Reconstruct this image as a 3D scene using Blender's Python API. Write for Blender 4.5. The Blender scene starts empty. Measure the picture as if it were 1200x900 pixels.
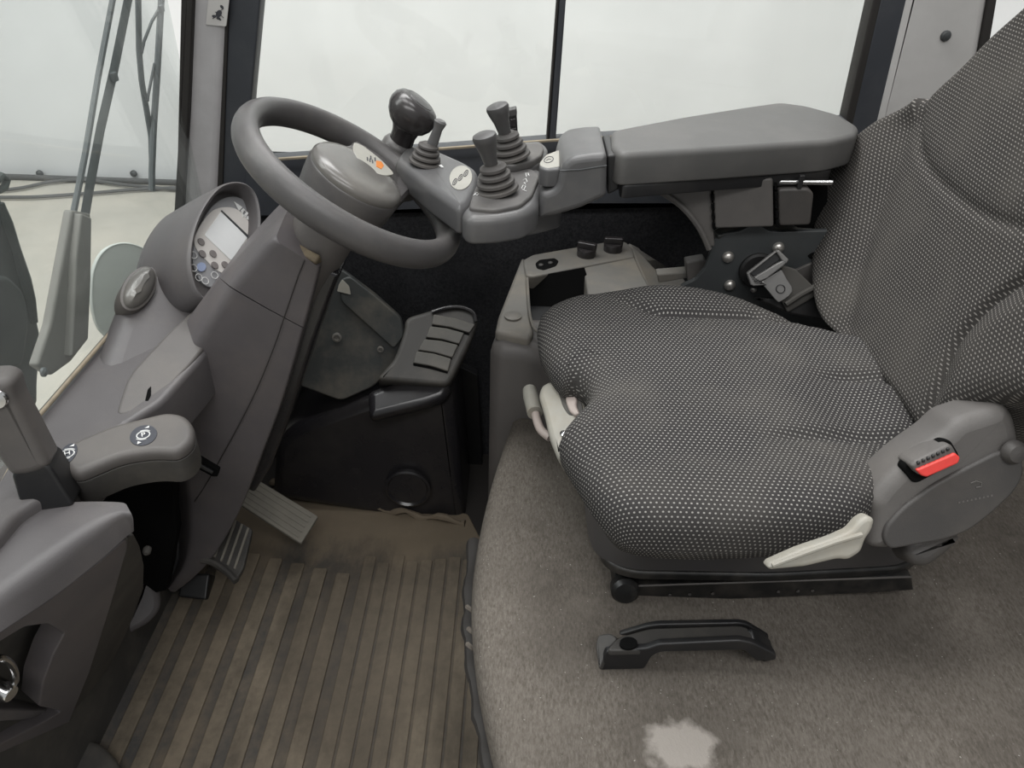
import bpy, bmesh, math, random
from mathutils import Vector as V, Matrix

random.seed(7)
SC = bpy.context.scene
COL = SC.collection
# ------------------------------------------------------------------ camera, light, exposure
TH, RO, FPX = math.radians(35), math.radians(2), 900.0
CAM = V((0, 0, 1.10))
FW = V((0, math.cos(TH), -math.sin(TH)))
_r0 = V((1, 0, 0)); _u0 = _r0.cross(FW)
RT = _r0*math.cos(RO) + _u0*math.sin(RO)
UP = RT.cross(FW)
cd = bpy.data.cameras.new('camera'); cam = bpy.data.objects.new('camera', cd); COL.objects.link(cam)
cd.sensor_width = 36; cd.lens = 36*FPX/1200; cd.clip_start = .02
cam.matrix_world = Matrix((( RT.x, UP.x, -FW.x, CAM.x), (RT.y, UP.y, -FW.y, CAM.y), (RT.z, UP.z, -FW.z, CAM.z), (0,0,0,1)))
SC.camera = cam

w = bpy.data.worlds.new('hall_light'); SC.world = w; w.use_nodes = True
w.node_tree.nodes['Background'].inputs[0].default_value = (.98, 1.0, 1.0, 1)
w.node_tree.nodes['Background'].inputs[1].default_value = .50

def area(name, loc, target, size, power, col=(1, .995, .985)):
    l = bpy.data.lights.new(name, 'AREA'); l.shape = 'RECTANGLE'; l.size, l.size_y = size; l.energy = power; l.color = col
    o = bpy.data.objects.new(name, l); COL.objects.link(o); o.location = loc
    o.rotation_euler = (V(target)-V(loc)).to_track_quat('-Z', 'Y').to_euler()
area('hall_lamp', (-.6, 2.9, 4.6), (-.3, 2.6, 0), (4.5, 1.2), 210)
area('hall_lamp', (.0, .8, 4.9), (0, .8, 0), (4.5, 1.2), 125)
area('hall_lamp', (-4.0, .6, 4.6), (-1.5, .8, 0), (1.2, 4.5), 150)
area('hall_lamp', (.2, -2.4, 4.6), (.1, .8, .3), (4.5, 1.0), 110)
SC.view_settings.view_transform = 'Standard'; SC.view_settings.look = 'None'
SC.view_settings.gamma = 1; SC.view_settings.use_curve_mapping = False
SC.view_settings.exposure = 0.0

# ------------------------------------------------------------------ helpers
def ray(x, y): return FW + RT*((x-600)/FPX) - UP*((y-450)/FPX)
def P(x, y, X=None, Y=None, Z=None):
    """point of the cab on a plane of constant X, Y or Z, measured from the photograph"""
    v = ray(x, y)
    t = X/v.x if X is not None else Y/v.y if Y is not None else (Z-CAM.z)/v.z
    return CAM + v*t
def PL(x, y, pt, n):
    v = ray(x, y); return CAM + v*((V(pt)-CAM).dot(n)/v.dot(n))
class Fr:
    def __init__(s, o, n, xh=(1, 0, 0)):
        s.o = V(o); s.z = V(n).normalized(); x = V(xh); x = x - s.z*x.dot(s.z)
        if x.length < 1e-4: x = V((0, 1, 0)) - s.z*s.z.y
        s.x = x.normalized(); s.y = s.z.cross(s.x)
    def to(s, p): d = V(p)-s.o; return (d.dot(s.x), d.dot(s.y))
    def at(s, a, b, h=0): return s.o + s.x*a + s.y*b + s.z*h
    def px(s, x, y): return s.to(PL(x, y, s.o, s.z))
def FZ(z): return Fr((0, 0, z), (0, 0, 1))
def FY(y): return Fr((0, y, 0), (0, -1, 0))
def FX(x, sgn=1): return Fr((x, 0, 0), (sgn, 0, 0), (0, 1, 0))

def ccw(p):
    a = sum(p[i][0]*p[(i+1) % len(p)][1]-p[(i+1) % len(p)][0]*p[i][1] for i in range(len(p)))
    return list(p) if a > 0 else list(p)[::-1]
def rpoly(p, r, seg=4):
    if r <= 0: return list(p)
    out = []; n = len(p)
    for i in range(n):
        a, b, c = V(p[i-1]).to_2d(), V(p[i]).to_2d(), V(p[(i+1) % n]).to_2d()
        d1, d2 = a-b, c-b; l1, l2 = d1.length, d2.length
        rr = min(r, l1*.45, l2*.45)
        p1, p2 = b + d1*(rr/l1), b + d2*(rr/l2)
        for k in range(seg+1):
            t = k/seg; q = p1*(1-t)**2 + b*2*t*(1-t) + p2*t*t; out.append((q.x, q.y))
    return out
def crom(p, n=8, closed=True):
    out = []; m = len(p); pts = [V(q) for q in p]
    rng = range(m) if closed else range(m-1)
    for i in rng:
        g = (lambda k: pts[k % m]) if closed else (lambda k: pts[max(0, min(m-1, k))])
        a, b, c, d = g(i-1), g(i), g(i+1), g(i+2)
        for k in range(n):
            t = k/n
            out.append(.5*((2*b)+(c-a)*t+(2*a-5*b+4*c-d)*t*t+(3*b-a-3*c+d)*t**3))
    if not closed: out.append(pts[-1])
    return out
def normals2(p):
    n = len(p); out = []
    for i in range(n):
        a, b, c = V(p[i-1]).to_2d(), V(p[i]).to_2d(), V(p[(i+1) % n]).to_2d()
        e1, e2 = (b-a), (c-b)
        if e1.length < 1e-9: e1 = e2
        if e2.length < 1e-9: e2 = e1
        e1.normalize(); e2.normalize()
        n1, n2 = V((e1.y, -e1.x)), V((e2.y, -e2.x)); m = n1+n2
        if m.length < 1e-6: m = n1
        m.normalize(); k = 1/max(.5, m.dot(n1)); out.append(m*k)
    return out
class G:
    """plain geometry collector: verts, faces, uvs per vertex"""
    def __init__(s): s.v = []; s.f = []; s.uv = None
    def add(s, vs, fs):
        b = len(s.v); s.v += [V(q) for q in vs]; s.f += [[b+i for i in f] for f in fs]; return s
    def join(s, o): return s.add(o.v, o.f)
def puff(poly, fr, prof, cap0=True, cap1=True):
    """prof: (outset, height) from bottom to top along the frame's z"""
    poly = ccw(poly); nn = normals2(poly); n = len(poly); g = G(); vs = []; fs = []
    for (o, h) in prof:
        ring = [V((q[0]+m.x*o, q[1]+m.y*o)) for q, m in zip(poly, nn)]
        if o < 0:
            for it in range(12):                                   # close the small loops an inset makes at tight corners
                bad = False
                for i in range(n):
                    j = (i+1) % n; e0 = V((poly[j][0]-poly[i][0], poly[j][1]-poly[i][1]))
                    if (ring[j]-ring[i]).dot(e0) < -1e-12:
                        c_ = (ring[i]+ring[j])/2; ring[i] = c_.copy(); ring[j] = c_.copy(); bad = True
                if not bad: break
        for q in ring: vs.append(fr.at(q.x, q.y, h))
    for k in range(len(prof)-1):
        for i in range(n):
            j = (i+1) % n; fs.append([k*n+i, k*n+j, (k+1)*n+j, (k+1)*n+i])
    if cap0: fs.append([i for i in range(n)][::-1])
    if cap1: fs.append([(len(prof)-1)*n+i for i in range(n)])
    return g.add(vs, fs)
def rprof(depth, b, b2=None, seg=4):
    b2 = b*.4 if b2 is None else b2
    pr = []
    for k in range(seg+1 if b2 > 0 else 1):
        t = math.pi/2*k/max(1, seg); pr.append((-b2*(1-math.sin(t)), -depth+b2*(1-math.cos(t))))
    if b2 == 0: pr = [(0, -depth)]
    for k in range(seg+1 if b > 0 else 1):
        t = math.pi/2*k/max(1, seg); pr.append((-b*(1-math.cos(t)), -b+b*math.sin(t)))
    return pr
def slab(px, fr, depth, b=.004, r=.006, seg=4, lift=0, b2=None):
    """plate whose outline (photo pixels) lies on the plane of fr; depth goes behind it"""
    q = [fr.px(*p) for p in px]
    f2 = fr
    if lift: f2 = Fr(fr.o+fr.z*lift, fr.z, fr.x)
    return puff(rpoly(ccw(q), r, seg), f2, rprof(depth, b, b2))
def wslab(pts, fr, depth, b=.004, r=.006, seg=4, b2=None):
    return puff(rpoly(ccw(pts), r, seg), fr, rprof(depth, b, b2))
def box(c, sx, sy, sz, b=.003, fr=None):
    fr = fr or FZ(0); f2 = Fr(V(c)+fr.z*sz/2, fr.z, fr.x)
    return wslab([(-sx/2, -sy/2), (sx/2, -sy/2), (sx/2, sy/2), (-sx/2, sy/2)], f2, sz, b, b, 3)
def lathe(prof, fr, n=24, sy=1.0):
    vs = []; fs = []
    for (rad, h) in prof:
        for i in range(n):
            a = 2*math.pi*i/n; vs.append(fr.at(rad*math.cos(a), sy*rad*math.sin(a), h))
    for k in range(len(prof)-1):
        for i in range(n):
            j = (i+1) % n; fs.append([k*n+i, k*n+j, (k+1)*n+j, (k+1)*n+i])
    fs.append(list(range(n))[::-1]); fs.append([(len(prof)-1)*n+i for i in range(n)])
    return G().add(vs, fs)
def tube(path, rad, n=10, closed=False, up=None, flat=1.0):
    pts = [V(p) for p in path]; m = len(pts); vs = []; fs = []
    rr = rad if isinstance(rad, (list, tuple)) else [rad]*m
    N = None
    for i, p in enumerate(pts):
        if closed: t = pts[(i+1) % m]-pts[i-1]
        else: t = pts[min(m-1, i+1)]-pts[max(0, i-1)]
        t.normalize()
        if up is not None: N = V(up) - t*V(up).dot(t)
        elif N is None:
            a = V((0, 0, 1)) if abs(t.z) < .9 else V((1, 0, 0)); N = a - t*a.dot(t)
        else: N = N - t*N.dot(t)
        N.normalize(); B = t.cross(N)
        for k in range(n):
            a = 2*math.pi*k/n; vs.append(p + N*(math.cos(a)*rr[i]*flat) + B*(math.sin(a)*rr[i]))
    L = m if closed else m-1
    for i in range(L):
        i2 = (i+1) % m
        for k in range(n):
            k2 = (k+1) % n; fs.append([i*n+k, i*n+k2, i2*n+k2, i2*n+k])
    if not closed: fs.append(list(range(n))[::-1]); fs.append([(m-1)*n+k for k in range(n)])
    return G().add(vs, fs)
def loft(secs, n=6):
    """skin through sections (lists of points, open curves), smooth along the length; closed at the back"""
    m = len(secs[0]); cols = [crom([s[k] for s in secs], n, False) for k in range(m)]
    L = len(cols[0]); vs = [cols[k][i] for i in range(L) for k in range(m)]; fs = []
    for i in range(L-1):
        for k in range(m):
            k2 = (k+1) % m; fs.append([i*m+k, i*m+k2, (i+1)*m+k2, (i+1)*m+k])
    fs.append(list(range(m))); fs.append([(L-1)*m+k for k in range(m)][::-1])
    return G().add(vs, fs)
def corner(a, b, c, r, n=5):
    a, b, c = V(a), V(b), V(c); d1 = a-b; d2 = c-b; rr = min(r, d1.length*.45, d2.length*.45); p, q = b+d1.normalized()*rr, b+d2.normalized()*rr
    return [p*(1-t)**2+b*2*t*(1-t)+q*t*t for t in [k/n for k in range(n+1)]]
def quadstrip(path, half, thick, up):
    """flat bar along a path"""
    return tube(path, half, 8, up=up, flat=thick/half)

ORG = {}
def obj(name, g, m, parent=None, label=None, cat=None, group=None, kind=None, sharp=38, flip=True):
    me = bpy.data.meshes.new(name)
    if parent is not None: org = ORG[parent.name]
    else:
        zs = min(v.z for v in g.v); k = len(g.v)
        org = V((sum(v.x for v in g.v)/k, sum(v.y for v in g.v)/k, zs))
        if kind == 'structure': org = V((0, 0, 0))
    me.from_pydata([tuple(v-org) for v in g.v], [], g.f)
    if g.uv:
        ul = me.uv_layers.new(name='UVMap')
        for lp in me.loops: ul.data[lp.index].uv = g.uv[lp.vertex_index]
    bm = bmesh.new(); bm.from_mesh(me)
    bmesh.ops.remove_doubles(bm, verts=bm.verts, dist=2e-6) if not g.uv else None
    bmesh.ops.recalc_face_normals(bm, faces=bm.faces)
    lim = math.radians(sharp)
    for f_ in bm.faces: f_.smooth = len(f_.verts) < 5
    for e in bm.edges:
        if len(e.link_faces) == 2 and e.calc_face_angle(0) > lim: e.smooth = False
    bm.to_mesh(me); bm.free()
    me.materials.append(m)
    o = bpy.data.objects.new(name, me); COL.objects.link(o)
    ORG[o.name] = org.copy()
    if parent is not None: o.parent = parent
    else: o.location = org
    if label: o['label'] = label
    if cat: o['category'] = cat
    if group: o['group'] = group
    if kind: o['kind'] = kind
    return o
def thing(name, label, cat, loc, group=None):
    o = bpy.data.objects.new(name, None); COL.objects.link(o); o.location = V(loc); o.empty_display_size = .02
    ORG[o.name] = V(loc); o['label'] = label; o['category'] = cat
    if group: o['group'] = group
    return o
def struct(name, g, m, parent=None, **k):
    return obj(name, g, m, parent, kind='structure' if parent is None else None, **k)
def text_geo(s, fr, size, cx=0, cy=0, rot=0, thick=.0004):
    cu = bpy.data.curves.new('t', 'FONT'); cu.body = s; cu.size = size; cu.align_x = 'CENTER'; cu.align_y = 'CENTER'; cu.extrude = thick
    o = bpy.data.objects.new('t', cu); COL.objects.link(o)
    dg = bpy.context.evaluated_depsgraph_get(); me = bpy.data.meshes.new_from_object(o.evaluated_get(dg))
    c_, s_ = math.cos(rot), math.sin(rot)
    g = G().add([fr.at(cx+v.co.x*c_-v.co.y*s_, cy+v.co.x*s_+v.co.y*c_, v.co.z+thick) for v in me.vertices], [list(p.vertices) for p in me.polygons])
    bpy.data.objects.remove(o); bpy.data.curves.remove(cu); bpy.data.meshes.remove(me)
    return g
def ringpts(fr, cx, cy, a, b, n=32, h=0, rot=0):
    c_, s_ = math.cos(rot), math.sin(rot); out = []
    for i in range(n):
        t = 2*math.pi*i/n; x, y = a*math.cos(t), b*math.sin(t); out.append(fr.at(cx+x*c_-y*s_, cy+x*s_+y*c_, h))
    return out
def ell(cx, cy, a, b, rot=0, n=28):
    c_, s_ = math.cos(rot), math.sin(rot)
    return [(cx+a*math.cos(t)*c_-b*math.sin(t)*s_, cy+a*math.cos(t)*s_+b*math.sin(t)*c_) for t in [2*math.pi*i/n for i in range(n)]]

# ------------------------------------------------------------------ materials
MATS = {}
class NT:
    def __init__(s, m): s.t = m.node_tree; s.n = s.t.nodes; s.l = s.t.links
    def new(s, k, **kw):
        x = s.n.new(k)
        for a, b in kw.items(): setattr(x, a, b)
        return x
    def math(s, op, a, b=None):
        x = s.n.new('ShaderNodeMath'); x.operation = op
        for i, q in enumerate((a, b)):
            if q is None: continue
            if isinstance(q, (int, float)): x.inputs[i].default_value = q
            else: s.l.new(q, x.inputs[i])
        return x.outputs[0]
    def noise(s, scale, detail=3, vec=None, rough=.5):
        x = s.n.new('ShaderNodeTexNoise'); x.inputs['Scale'].default_value = scale; x.inputs['Detail'].default_value = detail; x.inputs['Roughness'].default_value = rough
        if vec is None: vec = s.geo()
        s.l.new(vec, x.inputs['Vector']); return x.outputs[0]
    def geo(s):
        if not hasattr(s, '_g'): s._g = s.n.new('ShaderNodeTexCoord').outputs['Object']
        return s._g
    def ramp(s, fac, lo, hi):
        x = s.n.new('ShaderNodeMapRange'); x.inputs[1].default_value = lo; x.inputs[2].default_value = hi; s.l.new(fac, x.inputs[0]); return x.outputs[0]
    def mix(s, fac, a, b):
        x = s.n.new('ShaderNodeMix'); x.data_type = 'RGBA'
        for i, q in ((0, fac), (6, a), (7, b)):
            if isinstance(q, (int, float)): x.inputs[i].default_value = q
            elif isinstance(q, tuple): x.inputs[i].default_value = (*q, 1)
            else: s.l.new(q, x.inputs[i])
        return x.outputs[2]
    def bump(s, h, st, dist=.002):
        x = s.n.new('ShaderNodeBump'); x.inputs['Strength'].default_value = st; x.inputs['Distance'].default_value = dist
        s.l.new(h, x.inputs['Height']); return x.outputs[0]
def mat(name, col, rough=.55, metal=0, dirt=None, dirt_amt=.5, dirt_scale=9, lo=.45, hi=.75, grain=0, gscale=900, coat=0, spec=.5, emit=0):
    m = bpy.data.materials.new(name); m.use_nodes = True; N = NT(m); b = N.n['Principled BSDF']
    b.inputs['Roughness'].default_value = rough; b.inputs['Metallic'].default_value = metal
    b.inputs['Specular IOR Level'].default_value = spec
    if coat: b.inputs['Coat Weight'].default_value = coat; b.inputs['Coat Roughness'].default_value = .2
    var = N.ramp(N.noise(dirt_scale*2.3, 4), .3, .7)
    base = N.mix(N.math('MULTIPLY', var, .35), col, tuple(c*.72 for c in col))
    if dirt:
        base = N.mix(N.math('MULTIPLY', N.ramp(N.noise(dirt_scale, 6, rough=.65), lo, hi), dirt_amt), base, dirt)
    N.l.new(base, b.inputs['Base Color'])
    N.l.new(N.ramp(N.noise(dirt_scale*1.7, 4), -1.2, 2.2), N.n.new('ShaderNodeMath').inputs[0])
    if grain: N.l.new(N.bump(N.noise(gscale, 2), grain, .0008), b.inputs['Normal'])
    if emit:
        b.inputs['Emission Color'].default_value = (*col, 1); b.inputs['Emission Strength'].default_value = emit
    return m
DUST = (.30, .25, .19)
M = dict(
 grey=mat('dash_plastic', (.098, .091, .093), .44, dirt=(.17, .15, .135), dirt_amt=.35, grain=.25),
 greyd=mat('console_plastic', (.098, .090, .086), .5, dirt=(.16, .14, .12), dirt_amt=.4, grain=.2),
 shaft=mat('cover_plastic', (.096, .087, .090), .48, dirt=(.19, .16, .14), dirt_amt=.3, grain=.2),
 wheel=mat('wheel_rubber', (.080, .076, .076), .36, dirt=(.19, .175, .16), dirt_amt=.35, grain=.25, gscale=1400),
 hub=mat('hub_plastic', (.125, .119, .112), .24, dirt=(.24, .22, .19), dirt_amt=.4, grain=.08),
 black=mat('black_plastic', (.012, .012, .013), .42, dirt=(.05, .045, .04), dirt_amt=.5),
 gloss=mat('gloss_black_plastic', (.016, .015, .017), .26, dirt=(.05, .045, .04), dirt_amt=.35),
 knob=mat('knob_plastic', (.028, .025, .026), .24, dirt=(.06, .055, .05), dirt_amt=.35),
 steel=mat('slate_painted_steel', (.050, .054, .056), .5, dirt=(.10, .10, .095), dirt_amt=.3),
 plate=mat('bracket_steel', (.036, .039, .038), .5, dirt=DUST, dirt_amt=.35),
 frame=mat('window_frame_paint', (.044, .048, .057), .5, dirt=(.12, .12, .12), dirt_amt=.3),
 pillar=mat('pillar_trim', (.52, .505, .51), .6, dirt=(.27, .26, .25), dirt_amt=.4),
 pillarb=mat('rear_pillar_trim', (.56, .545, .53), .6, dirt=(.40, .39, .37), dirt_amt=.3),
 rubber=mat('gasket_rubber', (.022, .019, .017), .7),
 louvre=mat('dusty_louvre_plastic', (.085, .080, .072), .6, dirt=(.15, .135, .11), dirt_amt=.5, dirt_scale=14),
 scuff=mat('scuffed_foam_edge', (.15, .118, .075), .85, dirt=(.05, .04, .03), dirt_amt=.8, dirt_scale=60),
 tan=mat('dried_gasket_edge', (.30, .25, .18), .8, dirt=(.12, .10, .08), dirt_amt=.6, dirt_scale=40),
 pad=mat('armrest_vinyl', (.090, .088, .085), .5, dirt=(.17, .16, .15), dirt_amt=.35, grain=.2),
 pod=mat('control_plastic', (.093, .092, .094), .38, dirt=(.20, .19, .175), dirt_amt=.4, grain=.12),
 podtop=mat('control_top_plastic', (.083, .079, .077), .6, dirt=(.20, .185, .165), dirt_amt=.4),
 boot=mat('bellows_rubber', (.062, .057, .054), .62, dirt=(.13, .115, .10), dirt_amt=.4),
 grip=mat('lever_grip', (.062, .060, .060), .45, dirt=(.14, .13, .12), dirt_amt=.3),
 cream=mat('cream_print', (.34, .33, .295), .5, dirt=(.42, .40, .35), dirt_amt=.3),
 white=mat('white_print', (.72, .72, .71), .5),
 screen=mat('screen_glass', (.85, .86, .86), .18),
 face=mat('display_face', (.66, .63, .60), .5),
 faceg=mat('display_band', (.30, .30, .31), .45),
 buttn=mat('display_button', (.21, .19, .185), .5),
 bluebt=mat('blue_button', (.32, .38, .55), .5),
 orange=mat('orange_print', (.60, .20, .04), .5),
 ink=mat('dark_print', (.05, .05, .06), .5),
 sticker=mat('navy_sticker', (.030, .032, .044), .45),
 beige=mat('beige_plastic', (.31, .298, .262), .5, dirt=(.26, .22, .16), dirt_amt=.55, dirt_scale=22),
 pinkish=mat('pale_handle', (.40, .34, .31), .45),
 red=mat('red_button', (.78, .06, .05), .38, dirt=(.5, .10, .06), dirt_amt=.4, dirt_scale=60),
 chrome=mat('chrome', (.72, .72, .72), .16, metal=1),
 rivet=mat('rivet_metal', (.62, .60, .57), .34, metal=.8, dirt=(.3, .22, .15), dirt_amt=.4, dirt_scale=40),
 tongue=mat('tongue_steel', (.20, .195, .19), .45, metal=.4, dirt=(.1, .09, .08), dirt_amt=.4, dirt_scale=30),
 webbing=mat('belt_webbing', (.060, .056, .050), .8),
 pedal=mat('pedal_rubber', (.20, .185, .155), .8, dirt=(.11, .10, .085), dirt_amt=.6, dirt_scale=14),
 dusty=mat('dusty_black_plastic', (.046, .043, .040), .6, dirt=(.12, .108, .09), dirt_amt=.5, dirt_scale=12),
 dustbox=mat('storage_plastic', (.135, .128, .117), .55, dirt=(.24, .205, .155), dirt_amt=.5, dirt_scale=14),
 seatp=mat('seat_plastic', (.105, .098, .093), .55, dirt=(.18, .165, .15), dirt_amt=.4, grain=.25),
 seatd=mat('seat_side_panel', (.056, .052, .050), .55, dirt=(.12, .105, .09), dirt_amt=.4, grain=.25),
 pan=mat('seat_pan_plastic', (.062, .058, .058), .5, dirt=(.07, .062, .055), dirt_amt=.4),
 rail=mat('rail_paint', (.010, .010, .010), .38, dirt=(.08, .07, .06), dirt_amt=.4, dirt_scale=30),
 wiper=mat('wiper_metal', (.10, .112, .116), .6, dirt=(.16, .17, .17), dirt_amt=.4),
 wipersh=mat('wiper_cover', (.20, .192, .172), .6, dirt=(.20, .20, .18), dirt_amt=.35),
 mirror=mat('mirror_shell', (.58, .61, .57), .4),
 machine=mat('dark_machine_skin', (.018, .026, .024), .7, dirt=(.05, .06, .055), dirt_amt=.5, dirt_scale=10, lo=.4, hi=.7),
 paper=mat('label_paper', (.62, .60, .58), .6),
 cable=mat('cable_rubber', (.10, .10, .10), .7),
 void=mat('recess_shade', (.006, .006, .006), .95, spec=.05),  # near-black that puts the shade of hollows and openings into the colour
)
def felt(name, c1, c2, scale, rough=.95, stretch=(1, 1, 1), stain=None, bump=.5, lint=.5):
    m = bpy.data.materials.new(name); m.use_nodes = True; N = NT(m); b = N.n['Principled BSDF']
    b.inputs['Roughness'].default_value = rough; b.inputs['Specular IOR Level'].default_value = .15
    mp = N.new('ShaderNodeMapping'); mp.inputs['Scale'].default_value = stretch; N.l.new(N.geo(), mp.inputs[0])
    fib = N.noise(scale, 4, mp.outputs[0], .7); big = N.noise(7, 5, rough=.6); mid = N.noise(28, 4)
    c = N.mix(N.ramp(fib, .32, .68), c1, c2)
    c = N.mix(N.math('MULTIPLY', N.ramp(big, .42, .66), .55), c, tuple(x*.62 for x in c1))
    c = N.mix(N.math('MULTIPLY', N.ramp(mid, .5, .75), .3), c, tuple(x*1.15 for x in c2))
    lnt = N.ramp(N.noise(330, 1), .76, .79)
    c = N.mix(N.math('MULTIPLY', lnt, lint), c, (.45, .43, .40))
    if stain: c = stain(N, c)
    N.l.new(c, b.inputs['Base Color']); N.l.new(N.bump(fib, bump, .003), b.inputs['Normal'])
    return m
M['carpetw'] = felt('charcoal_felt', (.020, .020, .022), (.052, .052, .056), 220, lint=0)
def hood_stain(N, c):
    for (x, y, rx, ry) in ((.178-.35, .418-.70, .036, .030),):
        sub = N.new('ShaderNodeVectorMath', operation='SUBTRACT'); N.l.new(N.geo(), sub.inputs[0]); sub.inputs[1].default_value = (x, y, 0)
        ml = N.new('ShaderNodeVectorMath', operation='MULTIPLY'); N.l.new(sub.outputs[0], ml.inputs[0]); ml.inputs[1].default_value = (1/rx, 1/ry, 0)
        ln = N.new('ShaderNodeVectorMath', operation='LENGTH'); N.l.new(ml.outputs[0], ln.inputs[0])
        d = N.math('ADD', ln.outputs['Value'], N.math('MULTIPLY', N.math('SUBTRACT', N.noise(60, 4), .5), 1.1))
        c = N.mix(N.math('MULTIPLY', N.ramp(d, 1.08, .72), .75), c, (.36, .33, .30))
    return c
M['hood'] = felt('hood_carpet', (.082, .071, .060), (.165, .147, .128), 330, stretch=(1.3, .45, 1), stain=hood_stain, bump=.35)
def dirtmat(name, dark, dust, bias, scale=9):
    m = bpy.data.materials.new(name); m.use_nodes = True; N = NT(m); b = N.n['Principled BSDF']
    b.inputs['Roughness'].default_value = .75; b.inputs['Specular IOR Level'].default_value = .25
    g = N.new('ShaderNodeNewGeometry').outputs['Position']
    mp = N.new('ShaderNodeMapping'); mp.inputs['Scale'].default_value = (1, .4, 1); N.l.new(g, mp.inputs[0])
    n1 = N.noise(scale, 6, mp.outputs[0], .65); n2 = N.noise(55, 4, g, .6)
    f_ = N.math('ADD', N.math('MULTIPLY', n1, .7), N.math('MULTIPLY', n2, .3))
    c = N.mix(N.ramp(f_, bias-.12, bias+.12), dark, dust)
    # worn darker patch where the feet rest
    sub = N.new('ShaderNodeVectorMath', operation='SUBTRACT'); N.l.new(g, sub.inputs[0]); sub.inputs[1].default_value = (-.20, .80, 0)
    ml = N.new('ShaderNodeVectorMath', operation='MULTIPLY'); N.l.new(sub.outputs[0], ml.inputs[0]); ml.inputs[1].default_value = (5.5, 3.6, 0)
    ln = N.new('ShaderNodeVectorMath', operation='LENGTH'); N.l.new(ml.outputs[0], ln.inputs[0])
    d = N.math('ADD', ln.outputs['Value'], N.math('MULTIPLY', N.math('SUBTRACT', n1, .5), 2.0))
    c = N.mix(N.math('MULTIPLY', N.ramp(d, 1.25, .7), .5), c, (.048, .038, .028))
    sy_ = N.new('ShaderNodeSeparateXYZ'); N.l.new(g, sy_.inputs[0])
    far = N.ramp(N.math('ADD', sy_.outputs[1], N.math('MULTIPLY', N.math('SUBTRACT', n1, .5), .25)), .96, 1.03)
    c = N.mix(N.math('MULTIPLY', far, .75), c, (.17, .135, .095))
    N.l.new(c, b.inputs['Base Color']); N.l.new(N.bump(n2, .3, .002), b.inputs['Normal'])
    return m
M['mat'] = dirtmat('mat_rubber', (.058, .055, .052), (.130, .106, .078), .53)
M['rib'] = dirtmat('mat_rib_dust', (.090, .076, .058), (.180, .148, .110), .49)
M['ripple'] = M['mat']
def fabric(name, pu, pv, ru, rv, dark, light, wob=0):
    m = bpy.data.materials.new(name); m.use_nodes = True; N = NT(m); b = N.n['Principled BSDF']
    b.inputs['Roughness'].default_value = .92; b.inputs['Specular IOR Level'].default_value = .15
    uv = N.new('ShaderNodeUVMap', uv_map='UVMap'); sp = N.new('ShaderNodeSeparateXYZ'); N.l.new(uv.outputs[0], sp.inputs[0])
    u, v = sp.outputs[0], sp.outputs[1]
    rv_ = N.math('DIVIDE', v, pv); row = N.math('FLOOR', rv_)
    odd = N.math('MULTIPLY', N.math('MODULO', N.math('ABSOLUTE', row), 2), .5)
    cu_ = N.math('SUBTRACT', N.math('FRACT', N.math('ADD', N.math('DIVIDE', u, pu), odd)), .5)
    cv_ = N.math('SUBTRACT', N.math('FRACT', rv_), .5)
    if wob: cv_ = N.math('ADD', cv_, N.math('MULTIPLY', cu_, wob))
    d = N.math('SQRT', N.math('ADD', N.math('POWER', N.math('DIVIDE', N.math('ABSOLUTE', cu_), ru), 2), N.math('POWER', N.math('DIVIDE', N.math('ABSOLUTE', cv_), rv), 2)))
    dot = N.ramp(d, 1.15, .7)
    tc = N.new('ShaderNodeMapping'); tc.inputs['Scale'].default_value = (1, 1, 0); N.l.new(uv.outputs[0], tc.inputs[0])
    wear = N.noise(8, 5, tc.outputs[0]); fine = N.noise(900, 2, tc.outputs[0])
    dk = N.mix(N.ramp(fine, .3, .7), tuple(c*.75 for c in dark), tuple(c*1.35 for c in dark))
    dk = N.mix(N.math('MULTIPLY', N.ramp(wear, .48, .75), .32), dk, (.13, .12, .105))
    lt = N.mix(N.ramp(wear, .35, .75), light, tuple(c*.72 for c in light))
    N.l.new(N.mix(dot, dk, lt), b.inputs['Base Color'])
    h = N.math('ADD', dot, N.math('MULTIPLY', fine, .4)); N.l.new(N.bump(h, .45, .0012), b.inputs['Normal'])
    return m
M['fab'] = fabric('seat_fabric', .0053, .0044, .205, .21, (.036, .034, .034), (.33, .32, .30))
M['fabb'] = fabric('backrest_fabric', .0057, .0040, .27, .19, (.043, .040, .038), (.265, .25, .232), .3)
M['fabp'] = fabric('pleat_fabric', .0064, .0052, .23, .25, (.040, .038, .038), (.36, .345, .32))
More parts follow.
